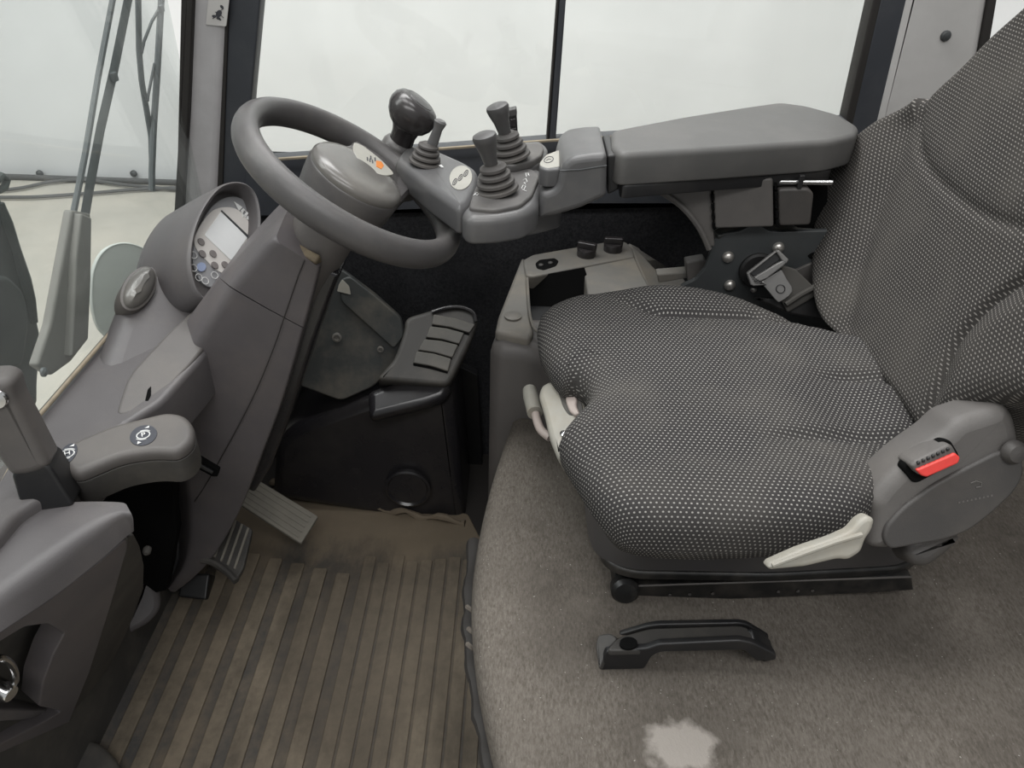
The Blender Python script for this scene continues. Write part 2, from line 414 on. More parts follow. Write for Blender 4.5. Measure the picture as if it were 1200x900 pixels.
def glass(name, tint, veil=.06):
    m = bpy.data.materials.new(name); m.use_nodes = True; N = NT(m); N.n.remove(N.n['Principled BSDF'])
    tr = N.new('ShaderNodeBsdfTransparent'); tr.inputs[0].default_value = (*tint, 1)
    gl = N.new('ShaderNodeBsdfGlossy'); gl.inputs['Roughness'].default_value = .03
    df = N.new('ShaderNodeBsdfDiffuse'); df.inputs[0].default_value = (.6, .62, .6, 1)
    ge = N.new('ShaderNodeNewGeometry'); dt = N.new('ShaderNodeVectorMath', operation='DOT_PRODUCT')
    N.l.new(ge.outputs['Normal'], dt.inputs[0]); N.l.new(ge.outputs['Incoming'], dt.inputs[1])
    fr_ = N.math('ADD', N.math('MULTIPLY', N.math('POWER', N.math('SUBTRACT', 1.0, N.math('ABSOLUTE', dt.outputs['Value'])), 5), .96), .04)
    mx = N.new('ShaderNodeMixShader'); N.l.new(fr_, mx.inputs[0]); N.l.new(tr.outputs[0], mx.inputs[1]); N.l.new(gl.outputs[0], mx.inputs[2])
    m2 = N.new('ShaderNodeMixShader'); m2.inputs[0].default_value = veil; N.l.new(mx.outputs[0], m2.inputs[1]); N.l.new(df.outputs[0], m2.inputs[2])  # pale diffuse share puts a faint haze into the pane
    N.l.new(m2.outputs[0], N.n['Material Output'].inputs[0]); return m
M['glass'] = glass('side_glass', (.97, .98, .97), .02)
M['wglass'] = glass('windscreen_glass', (.95, .97, .965), .07)
M['tarp'] = mat('white_tarpaulin', (.745, .755, .76), .6, dirt=(.68, .69, .69), dirt_amt=.5, dirt_scale=.8)
M['concrete'] = mat('concrete', (.44, .42, .37), .85, dirt=(.54, .50, .43), dirt_amt=.7, dirt_scale=2.2)
M['cabin'] = mat('cabin_lining', (.20, .195, .19), .7)

# ------------------------------------------------------------------ the setting
GZ = -.75
g = G().add([(-9, -6, GZ), (9, -6, GZ), (9, 6, GZ), (-9, 6, GZ)], [[0, 1, 2, 3]])
struct('ground', g, M['concrete'])
WY = P(100, 210, Z=GZ).y
vs = []; fs = []; nx, nz = 160, 6
for j in range(nz+1):
    for i in range(nx+1):
        x = -8+16*i/nx; z = GZ+.01+4.2*j/nz
        fold = .025*math.sin(x*3.1)+.018*math.sin(x*7.3+1)+.010*math.sin(x*13+z)
        vs.append((x, WY+fold*min(1, .3+j/nz), z))
for j in range(nz):
    for i in range(nx): a = j*(nx+1)+i; fs.append([a, a+1, a+nx+2, a+nx+1])
struct('wall_back', G().add(vs, fs), M['tarp'])
# cab shell; front and rear walls also added to block light
struct('floor', box((.05, .74, -.02), 1.42, 1.16, .04, 0), M['rubber'])
struct('wall_right', box((.12, 1.312, .325), 1.36, .03, .65, 0), M['carpetw'])
struct('wall_front', box((-.60, .79, .225), .03, 1.06, .51, 0), M['dusty'])
struct('wall_rear', box((.80, .76, .45), .03, 1.1, .90, 0), M['cabin'])
roof = G()
for (cx, cy, sx, sy) in ((.06, .30, 1.5, .10), (.06, 1.30, 1.5, .10), (-.62, .80, .16, 1.0), (.70, .80, .24, 1.0), (.06, .80, .10, 1.0)): roof.join(box((cx, cy, 1.95), sx, sy, .05, .006))
struct('unseen_roof', roof, M['cabin'])  # unseen cab roof, added to darken the footwell; left open for top light
# windscreen: pane leaning along the dash edge
wx = -.555
struct('window_1', G().join(box((wx, .82, 1.21), .006, .96, 1.36, 0)), M['wglass'])
# side window with its frame, two panes
fy = 1.285
w2 = struct('window_2', slab([(257, 262), (268, 0), (276, -160), (318, -160), (305, 0), (295, 112), (290, 190), (287, 262)], FY(fy), .03, .003, .004), M['frame'])
def wpart(name, pts, m, depth=.03, y=fy, b=.003, r=.003): return obj(name, slab(pts, FY(y), depth, b, r), m, w2)
wpart('sill', [(287, 188), (400, 180), (520, 173), (640, 164), (760, 157), (1000, 140), (1000, 240), (640, 240), (287, 255)], M['frame'])
wpart('gasket', [(290, 188.5), (400, 180.5), (520, 173.5), (640, 164.5), (760, 157.5), (760, 159.5), (640, 166.8), (520, 176), (400, 183), (290, 191)], M['tan'], .006, fy-.03, .0005, .0005)
wpart('gasket', [(254, 240), (261, 0), (267, -160), (274, -160), (268, 0), (260, 240)], M['rubber'], .012, fy-.004, .001, .001)
wpart('sliding_bar', [(643, 168), (656, -10), (667, -160), (674, -160), (664, -10), (651, 168)], M['frame'], .025)
wpart('sliding_bar_edge', [(640, 168), (653, -10), (664, -160), (667, -160), (656, -10), (643, 168)], M['rubber'], .03)
wpart('rear_frame', [(992, 170), (1034, -10), (1068, -160), (1112, -160), (1074, -10), (1028, 170)], M['frame'])
wpart('rear_gasket', [(985, 170), (1026, -10), (1060, -160), (1070, -160), (1036, -10), (995, 170)], M['rubber'], .035)
obj('pane', G().join(slab([(290, 200), (305, -10), (316, -200), (668, -200), (655, -10), (642, 175)], FY(fy+.012), .004, 0, 0)), M['glass'], w2)
obj('pane', G().join(slab([(642, 175), (655, -10), (668, -200), (1070, -200), (1030, -10), (985, 170)], FY(fy+.02), .004, 0, 0)), M['glass'], w2)
# front pillar and rear pillar
struct('trim_1', slab([(208, 270), (212, 180), (218, 0), (224, -160), (272, -160), (265, 0), (258, 150), (252, 270)], FY(fy-.01), .04, .012, .01), M['pillar'])
struct('trim_2', slab([(203, 265), (208, 180), (212, 0), (217, -160), (229, -160), (226, 0), (221, 130), (213, 265)], FY(fy-.022), .03, .002, .002), M['rubber'])
struct('trim_3', slab([(1020, 170), (1063, -10), (1098, -160), (1198, -160), (1162, -10), (1130, 170)], FY(fy-.005), .05, .014, .01), M['pillarb'])
struct('trim_4', slab([(1128, 170), (1160, -10), (1192, -160), (1204, -160), (1170, -10), (1140, 170)], FY(fy-.008), .04, .002, .002), M['rubber'])
bf = Fr(PL(1108, 42, (0, fy-.005, 0), V((0, -1, 0))), (0, -1, 0))
obj('bolt_cap', lathe([(.008, 0), (.008, .002), (.006, .005), (.002, .006)], bf, 16), M['steel'], label='dark round bolt cap on the pale rear pillar', cat='bolt')
# paper label with a dark insect-like mark on the front pillar
t = thing('pillar_label', 'small off-white label with a dark insect-like mark on the grey front pillar', 'label', PL(254, 15, (0, fy-.012, 0), V((0, -1, 0))))
F_ = FY(fy-.013)
obj('paper', slab([(241, 29), (247, -30), (272, -30), (265, 31)], F_, .002, .0003, .002), M['paper'], t)
ink = G()
for (cx, cy, a, b_, r_) in ((256.5, 16, 3.4, 4.6, .4), (260, 8, 1.6, 2.6, -.7), (256, 21.5, 2.5, 1.5, .3), (251, 19, 2.6, 1.6, .2), (258, 23, 1.5, .9, .6)):
    ink.join(slab(ell(cx, cy, a, b_, r_, 12), F_, .0008, 0, 0, lift=.0006))
for q in (((252, 14), (255, 15)), ((259, 12), (262, 10)), ((259, 18), (262, 21)), ((252, 20), (249, 22))):
    ink.join(tube([PL(*q[0], F_.o+F_.z*.0006, F_.z), PL(*q[1], F_.o+F_.z*.0006, F_.z)], .0005, 6))
obj('insect_mark', ink, M['ink'], t)

# ------------------------------------------------------------------ seen through the windscreen
def pathX(px, X): return [P(*p, X=X) for p in px]
wp = thing('windscreen_wiper', 'wide-based grey wiper arm rising through the middle of the windscreen', 'wiper', P(75, 425, X=-.60))
obj('arm_cover', slab([(44, 428), (60, 380), (82, 262), (85, 246), (107, 250), (106, 330), (104, 398), (84, 424), (62, 440)], FX(-.585), .012, .004, .004), M['wipersh'], wp)
obj('arm_cover', slab([(84, 418), (90, 300), (96, 250), (108, 255), (107, 330), (104, 398)], FX(-.575), .012, .003, .003), M['wipersh'], wp)
obj('arm', quadstrip(pathX([(98, 262), (104, 225), (118, 150), (134, 80), (150, 0), (162, -60)], -.592), .0105, .003, (1, 0, 0)), M['wiper'], wp)
obj('rod', tube(pathX([(86, 250), (100, 180), (115, 90), (132, 0), (142, -60)], -.592), .0042, 8), M['wiper'], wp)
obj('pivot_bolt', lathe([(.006, 0), (.006, .003), (.003, .005)], Fr(P(50, 436, X=-.583), (1, 0, 0)), 14), M['wiper'], wp)
obj('clip', box(P(134, 90, X=-.586), .006, .012, .012, .001), M['wiper'], wp)
wp2 = thing('windscreen_wiper', 'dark forked wiper blade hanging beside the grey front pillar', 'wiper', P(180, 224, X=-.60))
obj('blade', quadstrip(pathX([(190, -60), (189, 0), (184, 90), (180, 150), (178, 200), (178, 224)], -.60), .0065, .005, (1, 0, 0)), M['wiper'], wp2)
obj('arm', quadstrip(pathX([(161, -60), (162, 0), (163, 60), (166, 95), (172, 130), (177, 160), (178, 190)], -.606), .0065, .004, (1, 0, 0)), M['wiper'], wp2)
obj('brace', quadstrip(pathX([(188, 8), (178, 25), (169, 48), (166, 62)], -.603), .003, .002, (1, 0, 0)), M['wiper'], wp2)
obj('brace', quadstrip(pathX([(181, 75), (178, 90), (174, 110), (173, 118)], -.603), .003, .002, (1, 0, 0)), M['wiper'], wp2)
obj('clip', box(P(189, 10, X=-.597), .006, .012, .010, .001), M['wiper'], wp2)
# round mirror shell outside, behind the dash
mf = Fr(P(146, 342, X=-.70), (.80, -.55, .20), (0, 1, 0))
t = thing('outside_mirror', 'rounded pale grey-green mirror shell outside the windscreen behind the dash', 'mirror', mf.o)
q = [mf.px(x, y) for (x, y) in ((108, 330), (112, 310), (122, 294), (138, 286), (156, 287), (172, 296), (182, 320), (178, 352), (160, 382), (136, 398), (118, 388), (109, 362))]
mo = [(v.x, v.y) for v in crom([(a, b, 0) for a, b in q], 5)]
obj('shell', puff(mo, mf, [(-.03, -.035), (-.008, -.026), (0, -.010), (0, 0), (-.002, .002)]), M['mirror'], t)
obj('rim', tube([mf.at(a, b, .001) for a, b in mo], .002, 8, True), M['mirror'], t)
# dark machine part at the left edge
t = thing('machine_cover', 'dark green-black machine cover with ragged edge outside the left of the windscreen', 'machine', P(20, 490, X=-.80))
mo = [(-70, 196), (-6, 204), (2, 226), (8, 250), (18, 276), (25, 296), (29, 312), (35, 322), (37, 340), (42, 356), (45, 372), (49, 390), (48, 420), (46, 450), (46, 472), (36, 488), (20, 496), (-70, 500)]
obj('panel', slab(mo, FX(-.80), .10, .010, .006), M['machine'], t)
obj('edge_fold', tube(pathX([(0, 238), (8, 262), (18, 292), (28, 328), (35, 352), (40, 378)], -.798), [.006, .009, .008, .011, .009, .006], 8), M['machine'], t)
obj('flap', slab([(-20, 330), (10, 322), (30, 342), (36, 380), (28, 430), (-20, 440)], FX(-.79), .02, .008, .012), M['machine'], t)
obj('hook', tube(pathX([(-6, 214), (2, 206), (8, 211), (5, 220), (-4, 224)], -.80), .006, 8), M['machine'], t)
# cables on the ground and bolts low on the white wall
for i, (pl, lab) in enumerate(((((-40, 226), (20, 221), (60, 213), (100, 211), (150, 217), (210, 222)), 'thin black cable curving along the foot of the white wall'),
                 (((-40, 231), (30, 231), (70, 229), (110, 226), (160, 222), (230, 219)), 'straighter black cable lying on the concrete nearest the cab'))):
    pts = crom([P(*p, Z=GZ+.02) for p in pl], 6, False)
    obj('ground_cable', tube(pts, .011, 8), M['cable'], label=lab, cat='cable')
obj('wall_skirting', tube([(-8, WY-.05, GZ+.02), (8, WY-.05, GZ+.02)], .018, 8), M['cable'], kind='structure')
for i, (x, y, lab) in enumerate(((47, 203, 'dark bolt low on the white wall, left one seen through the windscreen'), (157, 203, 'dark bolt low on the white wall, seen just left of the forked wiper'))):
    p = P(x, y, Y=WY-.02)
    obj('wall_bolt', lathe([(.022, 0), (.022, .012), (.010, .022)], Fr(p, (0, -1, 0)), 10), M['steel'], label=lab, cat='bolt')

# ------------------------------------------------------------------ floor mat, hood
t = thing('floor_mat', 'dusty brown ribbed rubber mat covering the footwell floor', 'mat', (-.33, .8, 0))
edge = [(-.68, .25), (-.005, .25), (-.015, .70), (-.05, 1.04)] + [(-.05-.029*i, 1.105+.006*i+random.uniform(-.012, .012)) for i in range(1, 15)] + [(-.50, 1.14), (-.68, 1.12)]
obj('mat_base', wslab(edge, FZ(.006), .006, .002, .008, 2), M['mat'], t)
pitch = .0435
for i in range(19):
    if i < 9: x = -.655+i*pitch; wdt = .0255; y1 = 1.02-.01*i; h = .0105
    else: x = -.2635+(i-9)*.0262; wdt = .0225; y1 = (.985, .97, .99, .975, .98, .985, .99, .985, 1.0, 1.0)[i-9]; h = .0082
    obj('rib', wslab([(x, .36), (x+wdt, .36), (x+wdt, y1), (x, y1)], FZ(h), h-.004, .0015, .004, 2), M['rib'], t)
# rucked edge of the mat against the black box
t2 = crom([P(x, y, Z=.012) for x, y in ((318, 566), (338, 572), (352, 569), (370, 578), (392, 582), (412, 585), (440, 594), (470, 600), (505, 606), (545, 612))], 5, False)
obj('rucked_edge', tube([p+V((0, 0, .006*math.sin(i*1.1))) for i, p in enumerate(t2)], [.006+.002*math.sin(i*1.7) for i in range(len(t2))], 8), M['ripple'], t)

obj('sill_edge', slab([(55, 915), (80, 868), (92, 862), (118, 870), (136, 888), (146, 915)], FZ(.035), .03, .008, .01), M['dusty'], t)
hd = [(.80, .22), (.80, 1.10), (.05, 1.10)] + [(V(P(x, y, Z=.36)).x, V(P(x, y, Z=.36)).y) for x, y in ((612, 462), (598, 500), (578, 555), (562, 620), (553, 680), (552, 730), (558, 790), (570, 850), (583, 905), (600, 980))] + [(.02, .22)]
hdp = ccw(rpoly(hd, .05, 4)); hfr = FZ(.38)
t = thing('engine_hood', 'brown-grey carpeted engine hood under the driver seat with a pale stain', 'engine hood', (.35, .7, 0))
obj('carpet', puff(hdp, hfr, [(-.03, -.375), (-.02, -.2), (-.008, -.10), (-.001, -.05), (0, -.03), (-.004, -.013), (-.013, -.004), (-.028, 0)]), M['hood'], t)
st_ = crom([P(x, y, Z=.30) for x, y in ((556, 634), (552, 680), (550, 725), (553, 770), (561, 825), (571, 880), (582, 930))], 7, False)
obj('edge_trim', tube([p+V((random.uniform(-.0006, .0006), 0, 0)) for p in st_], [.009+.0018*math.sin(k*.9)+random.uniform(-.0006, .0006) for k in range(len(st_))], 8, flat=.8), M['rubber'], t)
for (x, y) in ((556, 716), (557, 760), (558, 742)):
    p = P(x, y, Z=.33); obj('frayed_tuft', tube(crom([p, p+V((-.004, -.002, .004)), p+V((-.011, .003, .006))], 4, False), [.003]*8+[.001], 6), M['hood'], t)

# black grab handle on the hood
hb = P(800, 780, Z=.38)
t = thing('grab_handle', 'black plastic grab handle with a hole, fixed to the carpeted hood', 'handle', hb)
hy = P(720, 784, Z=.382).y
c3 = lambda L: [(600+x/3, 600+y/3) for x, y in L]
obj('front_flange', slab(c3([(305, 557), (330, 492), (480, 480), (520, 465), (800, 452), (850, 462), (930, 502), (930, 522), (860, 526), (815, 486), (520, 494), (492, 508), (466, 553)]), FY(hy), .007, .002, .004), M['black'], t)
yb = hy+.045
obj('rear_flange', slab(c3([(370, 446), (378, 432), (480, 402), (520, 396), (800, 391), (830, 397), (905, 442), (900, 452), (815, 415), (500, 416), (400, 452)]), FY(yb), .006, .002, .003), M['black'], t)
zt = P(700, 757, Y=hy).z
obj('bar', slab(c3([(330, 488), (372, 440), (485, 408), (800, 398), (838, 410), (850, 452), (800, 458), (520, 470), (480, 484)]), FZ(zt-.004), .008, .002, .008), M['dusty'], t)
obj('foot', slab(c3([(850, 452), (838, 405), (862, 408), (908, 442), (930, 505), (925, 522), (868, 470)]), Fr(P(890, 758, Y=hy+.015), (.6, -.3, .75)), .014, .003, .005), M['black'], t)
obj('foot', slab(c3([(305, 555), (292, 470), (300, 432), (345, 425), (372, 445), (330, 490)]), Fr(P(707, 760, Y=hy+.01), (-.5, -.3, .8)), .008, .002, .005), M['dusty'], t)
obj('hole', slab(ell(736.5, 753.8, 10.5, 7, 0, 20), FZ(zt), .003, 0, 0, lift=.0008), M['void'], t)

# ------------------------------------------------------------------ footwell: black box, heater panel, vent step, pedals
t = thing('footwell_box', 'glossy black plastic box with a round cap in the footwell below the vents', 'box', (-.25, 1.14, 0))
bx = [(345, 500), (430, 470), (500, 459), (522, 448), (532, 470), (538, 520), (546, 614), (440, 605), (318, 585), (322, 520)]
obj('body', slab(bx, Fr((0, 1.10, 0), (0, -1, .05)), .16, .020, .02), M['gloss'], t)
obj('back_filler', slab([(262, 610), (300, 480), (345, 350), (480, 400), (560, 440), (566, 560), (560, 640)], FY(1.262), .02, .002, .004), M['black'], t)  # black filler sheet added behind the box
obj('top_lip', slab([(430, 458), (500, 432), (522, 438), (530, 452), (522, 466), (500, 474), (432, 490)], Fr(P(480, 460, Y=1.10), (0, -.55, .83)), .03, .014, .012), M['gloss'], t)
cf = Fr(P(478, 572, Y=1.094), (0, -1, .05))
obj('round_cap', lathe([(.044, -.004), (.044, .004), (.040, .006), (.036, .002), (.002, .002)], cf, 32), M['gloss'], t)

t = thing('heater_panel', 'dark steel panel with two round bolts under the steering column', 'panel', P(400, 440, Y=1.16))
hp = Fr(P(400, 395, Y=1.16), (.1, -.95, .3))
obj('plate', slab([(345, 450), (358, 380), (378, 310), (400, 315), (440, 345), (470, 372), (474, 395), (462, 425), (440, 452), (400, 470)], hp, .012, .003, .012), M['plate'], t)
obj('plate_fold', slab([(398, 328), (410, 322), (440, 345), (471, 372), (474, 392), (462, 408), (440, 388), (400, 352)], hp, .014, .003, .008, lift=.010), M['plate'], t)
for x, y, r_ in ((395, 395, .0085), (446, 409, .006)):
    f0 = Fr(PL(x, y, hp.o, hp.z), hp.z)
    obj('bolt', lathe([(r_, 0), (r_, .004), (r_*.6, .005), (r_*.5, .002), (.0005, .002)], f0, 16), M['dustbox'], t)
obj('scraped_patch', slab([(398, 332), (402, 326), (410, 334), (412, 344), (404, 342), (396, 340)], hp, .001, .0003, .002, lift=.0115), M['beige'], t)

t = thing('vent_step', 'dusty black floor vent with four curved louvres beside the felt wall', 'vent', P(505, 440, Y=1.2))
vf = Fr(P(505, 405, Y=1.15), (.12, -.66, .74), (1, 0, 0))
obj('housing', slab([(440, 445), (462, 420), (473, 390), (475, 372), (508, 362), (540, 358), (556, 362), (561, 376), (552, 400), (540, 425), (526, 452), (500, 450)], vf, .07, .008, .012), M['dusty'], t)
obj('hood_rim', tube(crom([PL(x, y, vf.o+vf.z*.004, vf.z) for x, y in ((506, 366), (522, 361), (540, 360), (554, 366), (558, 377))], 5, False), .0035, 8), M['gloss'], t)
lv = [((508, 369), (557, 381), (550, 391), (506, 381)), ((504, 383), (544, 391), (538, 404), (499, 396)), ((497, 398), (537, 405), (530, 420), (490, 411)), ((488, 412), (529, 421), (525, 436), (484, 426))]
for a, b_, c_, d_ in lv:
    mid1 = ((a[0]+b_[0])/2, (a[1]+b_[1])/2-1.5); mid2 = ((c_[0]+d_[0])/2, (c_[1]+d_[1])/2-1.5)
    obj('louvre', slab([a, mid1, b_, c_, mid2, d_], vf, .006, .002, .003, lift=.005), M['louvre'], t)
    obj('gap', slab([d_, mid2, c_, (c_[0]-.5, c_[1]+2), (mid2[0], mid2[1]+3), (d_[0]+.5, d_[1]+2.5)], vf, .003, 0, 0, lift=.0008), M['void'], t)

pf = Fr(P(325, 598, Z=.10), (.18, -.35, .92), (1, 0, 0))
t = thing('brake_pedal', 'pale dusty ribbed pedal plate standing out right of the steering column', 'pedal', P(325, 598, Z=0))
obj('plate', slab([(292, 556), (373, 605), (353, 637), (272, 585)], pf, .008, .002, .004), M['pedal'], t)
for k in range(5):
    s = .14+.18*k; a = (292+(272-292)*s, 556+(585-556)*s); b_ = (373+(353-373)*s, 605+(637-605)*s)
    w_ = 2.0
    obj('rib', slab([(a[0]+4, a[1]), (b_[0]-5, b_[1]-4.5), (b_[0]-5-w_*.6, b_[1]-4.5+w_), (a[0]+4-w_*.6, a[1]+w_)], pf, .002, .0006, .001, lift=.0016), M['pedal'], t)
obj('stem', tube([PL(300, 580, pf.o, pf.z)+V((0, 0, -.01)), PL(285, 575, pf.o, pf.z)+V((-.03, .03, -.01)), V((-.56, 1.05, .12))], .009, 8), M['black'], t)
pf = Fr(P(266, 640, Z=.12), (.10, -.20, .97), (1, 0, 0))
t = thing('inching_pedal', 'small dark ribbed pedal with curved lip below the column cover', 'pedal', P(266, 650, Z=0))
obj('pad', slab([(262, 600), (296, 620), (286, 664), (277, 680), (240, 656), (250, 640)], pf, .010, .003, .005), M['dusty'], t)
for k in range(4):
    s = .16+.22*k; a = (262+34*s, 602+20*s); b_ = (244+36*s, 650+20*s)
    obj('rib', slab([a, (a[0]+2.6, a[1]+1), (b_[0]+2.6, b_[1]+1), b_], pf, .003, .0006, .001, lift=.002), M['pedal'], t)
obj('lip', tube(crom([PL(x, y, pf.o+pf.z*.002, pf.z) for x, y in ((236, 656), (250, 659), (264, 668), (277, 681))], 5, False), .006, 8), M['dusty'], t)
obj('stem', tube([PL(262, 640, pf.o, pf.z)+V((0, 0, -.01)), V((-.52, 1.0, .10)), V((-.57, 1.06, .14))], .010, 8), M['black'], t)
bp = P(228, 690, Z=.02)
obj('pedal_bracket', slab([(208, 699), (214, 672), (246, 672), (242, 703)], Fr(P(228, 690, Z=.03), (.1, -.6, .8)), .04, .004, .004), M['black'], label='black bracket block on the mat at the foot of the column', cat='bracket')

# ------------------------------------------------------------------ dashboard on the left
dz = .535
t = thing('dashboard', 'dark grey plastic dashboard running along the base of the windscreen', 'dashboard', (-.5, .8, .40))
obj('top', slab([(205, 262), (193, 300), (127, 392), (41, 492), (-11, 575), (-64, 665), (-40, 672), (20, 600), (60, 575), (120, 515), (190, 470), (235, 420), (300, 330), (300, 262)], FZ(dz), .07, .008, .01), M['grey'], t)
obj('edge_gasket', tube([P(212, 262, X=-.548), P(130, 389, X=-.548), P(45, 488, X=-.548), P(0, 572, X=-.548), P(-40, 640, X=-.548)], .0026, 8), M['tan'], t)
hf = Fr(P(172, 362, Z=dz+.030), (.45, -.30, .84), (0, 1, 0))
obj('hump', slab([(112, 420), (134, 360), (150, 322), (180, 298), (215, 290), (275, 330), (255, 372), (226, 420), (190, 470), (150, 482), (108, 452)], hf, .12, .030, .03), M['grey'], t)
obj('raised_panel', slab([(196, 390), (240, 350), (256, 385), (226, 425), (178, 475), (134, 490), (150, 440)], Fr(P(185, 430, Z=dz+.008), (.25, -.1, .96), (1, 0, 0)), .05, .004, .02), M['greyd'], t)
obj('lock_slot', slab([(170, 470), (173, 457), (177, 453), (177, 463), (174, 471)], Fr(P(185, 430, Z=dz+.008), (.25, -.1, .96), (1, 0, 0)), .004, .0005, .001, lift=.0012), M['void'], t)
# round vent
rv = Fr(P(163, 338, Z=dz+.055), (.62, -.35, .70), (0, 1, 0))
t = thing('round_vent', 'glossy dark oval air vent set in the dash beside the mirror', 'vent', rv.o)
q = [rv.px(*p) for p in ell(162.5, 338, 27, 16, math.radians(-58), 24)]
obj('bezel', puff(ccw(q), rv, [(.002, -.03), (.003, -.004), (.002, 0), (-.001, .001)]), M['greyd'], t)
obj('dome', puff(ccw(q), rv, [(-.001, -.01), (-.001, .003), (-.003, .007), (-.007, .011), (-.013, .0145), (-.019, .016)]), M['hub'], t)
# instrument display
dn = V((.75, -.40, .53)).normalized()
df = Fr(P(263, 279, Y=1.0), dn, (0, 1, 0))
t = thing('instrument_display', 'hooded grey instrument display with pale screen and keypad behind the wheel', 'display', df.o-dn*.08)
rim = [(273, 212), (290, 215), (302, 228), (307, 250), (306, 276), (298, 304), (282, 330), (262, 348), (246, 354), (232, 346), (223, 324), (221, 298), (226, 268), (238, 240), (255, 219)]
ro2 = ccw([(v.x, v.y) for v in crom([(*df.px(*p), 0) for p in rim], 4)])
nn = normals2(ro2); n_ = len(ro2); prof = [(.006, -.15), (.004, -.09), (.002, -.04), (0, -.008), (-.001, -.002), (-.003, 0), (-.005, -.001), (-.0065, -.004), (-.0085, -.03)]
obj('housing', puff(ro2, df, prof, True, True), M['grey'], t)
d2 = Fr(df.o-dn*.026, dn, df.x)
fo = ccw([d2.px(*p) for p in [(d2x, d2y) for d2x, d2y in ((266, 231), (282, 232), (294, 243), (299, 262), (293, 288), (276, 318), (258, 334), (244, 336), (233, 326), (226, 306), (228, 284), (238, 258), (250, 240))]])
obj('face_plate', puff([(v.x, v.y) for v in crom([(a, b, 0) for a, b in fo], 4)], d2, rprof(.004, .001)), M['faceg'], t)
fo2 = [(263, 243), (278, 246), (291, 260), (296, 278), (284, 305), (266, 320), (252, 316), (240, 304), (229, 291), (228, 278), (237, 260), (249, 247)]
obj('face_panel', puff(ccw([(v.x, v.y) for v in crom([(*d2.px(*p), 0) for p in fo2], 4)]), Fr(d2.o+dn*.0015, dn, d2.x), rprof(.002, .0006)), M['face'], t)
d3 = Fr(d2.o+dn*.0018, dn, d2.x)
def dslab(px, r=.001, lift=.0012, depth=.002, b=.0004): return slab(px, d3, depth, b, r, lift=lift)
obj('screen', dslab([(258.5, 248.5), (290, 278), (271, 305.5), (239.5, 275.5)], .002, .0006), M['screen'], t)
obj('screen_shadow', dslab([(258.5, 247), (259.5, 246.5), (292, 277.5), (290.5, 279.5)], .0003, .0016), M['steel'], t)  # dark strip painted for the shadow along the screen's upper edge
for x, y in ((235.5, 283.5), (249.5, 297.5), (263.5, 310.5), (237, 297.5), (251.5, 311)):
    obj('button', slab(ell(x, y, 5, 3.4, math.radians(50), 14), d3, .003, .0008, 0, lift=.0018), M['buttn'], t)
obj('blue_button', slab(ell(236, 313, 5.5, 5.5, 0, 16), d3, .003, .0008, 0, lift=.001), M['bluebt'], t, label='blue round button')
for x, y in ((227, 299), (227, 314), (240.5, 329), (251.5, 322.5), (233, 325)):
    obj('key_ring', tube([PL(px, py, d3.o+dn*.0005, dn) for px, py in ell(x, y, 4.3, 3.6, .9, 16)], .0006, 6, True), M['white'], t)
# winged emblem above the screen
em = G()
for tri in (((274, 236), (284, 243), (280, 247)), ((300, 262), (293, 250), (288, 256)), ((282, 247), (285, 244), (287, 246), (284, 250)), ((286, 252), (289, 248), (291, 250), (288, 255)), ((284, 251), (287, 253), (284, 255))):
    em.join(slab(list(tri), d3, .001, 0, 0, lift=.0006))
em.join(tube([PL(px, py, d3.o+dn*.0006, dn) for px, py in ell(286.5, 249.5, 3.6, 2.4, .8, 14)], .0005, 6, True))
obj('winged_emblem', em, M['white'], t, label='pale winged emblem')

# switch shelf with two oval stickers
sz = .545
t = thing('switch_shelf', 'grey projecting dash shelf carrying two navy oval stickers', 'dash shelf', P(150, 540, Z=.3))
sf = Fr(P(150, 515, Z=sz), (.06, -.10, .99), (1, 0, 0))
sh = [(70, 542), (76, 520), (130, 497), (195, 481), (216, 484), (228, 498), (226, 516), (208, 530), (178, 528), (140, 534), (86, 557)]
obj('shelf_top', slab(sh, sf, .016, .008, .012), M['greyd'], t)
obj('front_band', slab(sh, sf, .034, .001, .012, lift=-.016), M['dusty'], t)
obj('band_lip', tube([PL(x, y, sf.o-sf.z*.050, sf.z) for x, y in ((88, 557), (140, 534), (178, 528), (206, 530))], .0014, 6), M['pod'], t)
obj('recess_back', slab([(60, 570), (206, 530), (204, 600), (207, 625), (195, 692), (160, 700), (60, 640)], Fr(P(150, 590, Y=.80), (0, -1, 0)), .02, .002, .002), M['void'], t)  # near-black sheet standing for the shaded hollow under the shelf
obj('bolt', lathe([(.006, 0), (.006, .008), (.003, .012)], Fr(P(173, 643, Y=.79), (.2, -1, .1)), 12), M['dustbox'], t)
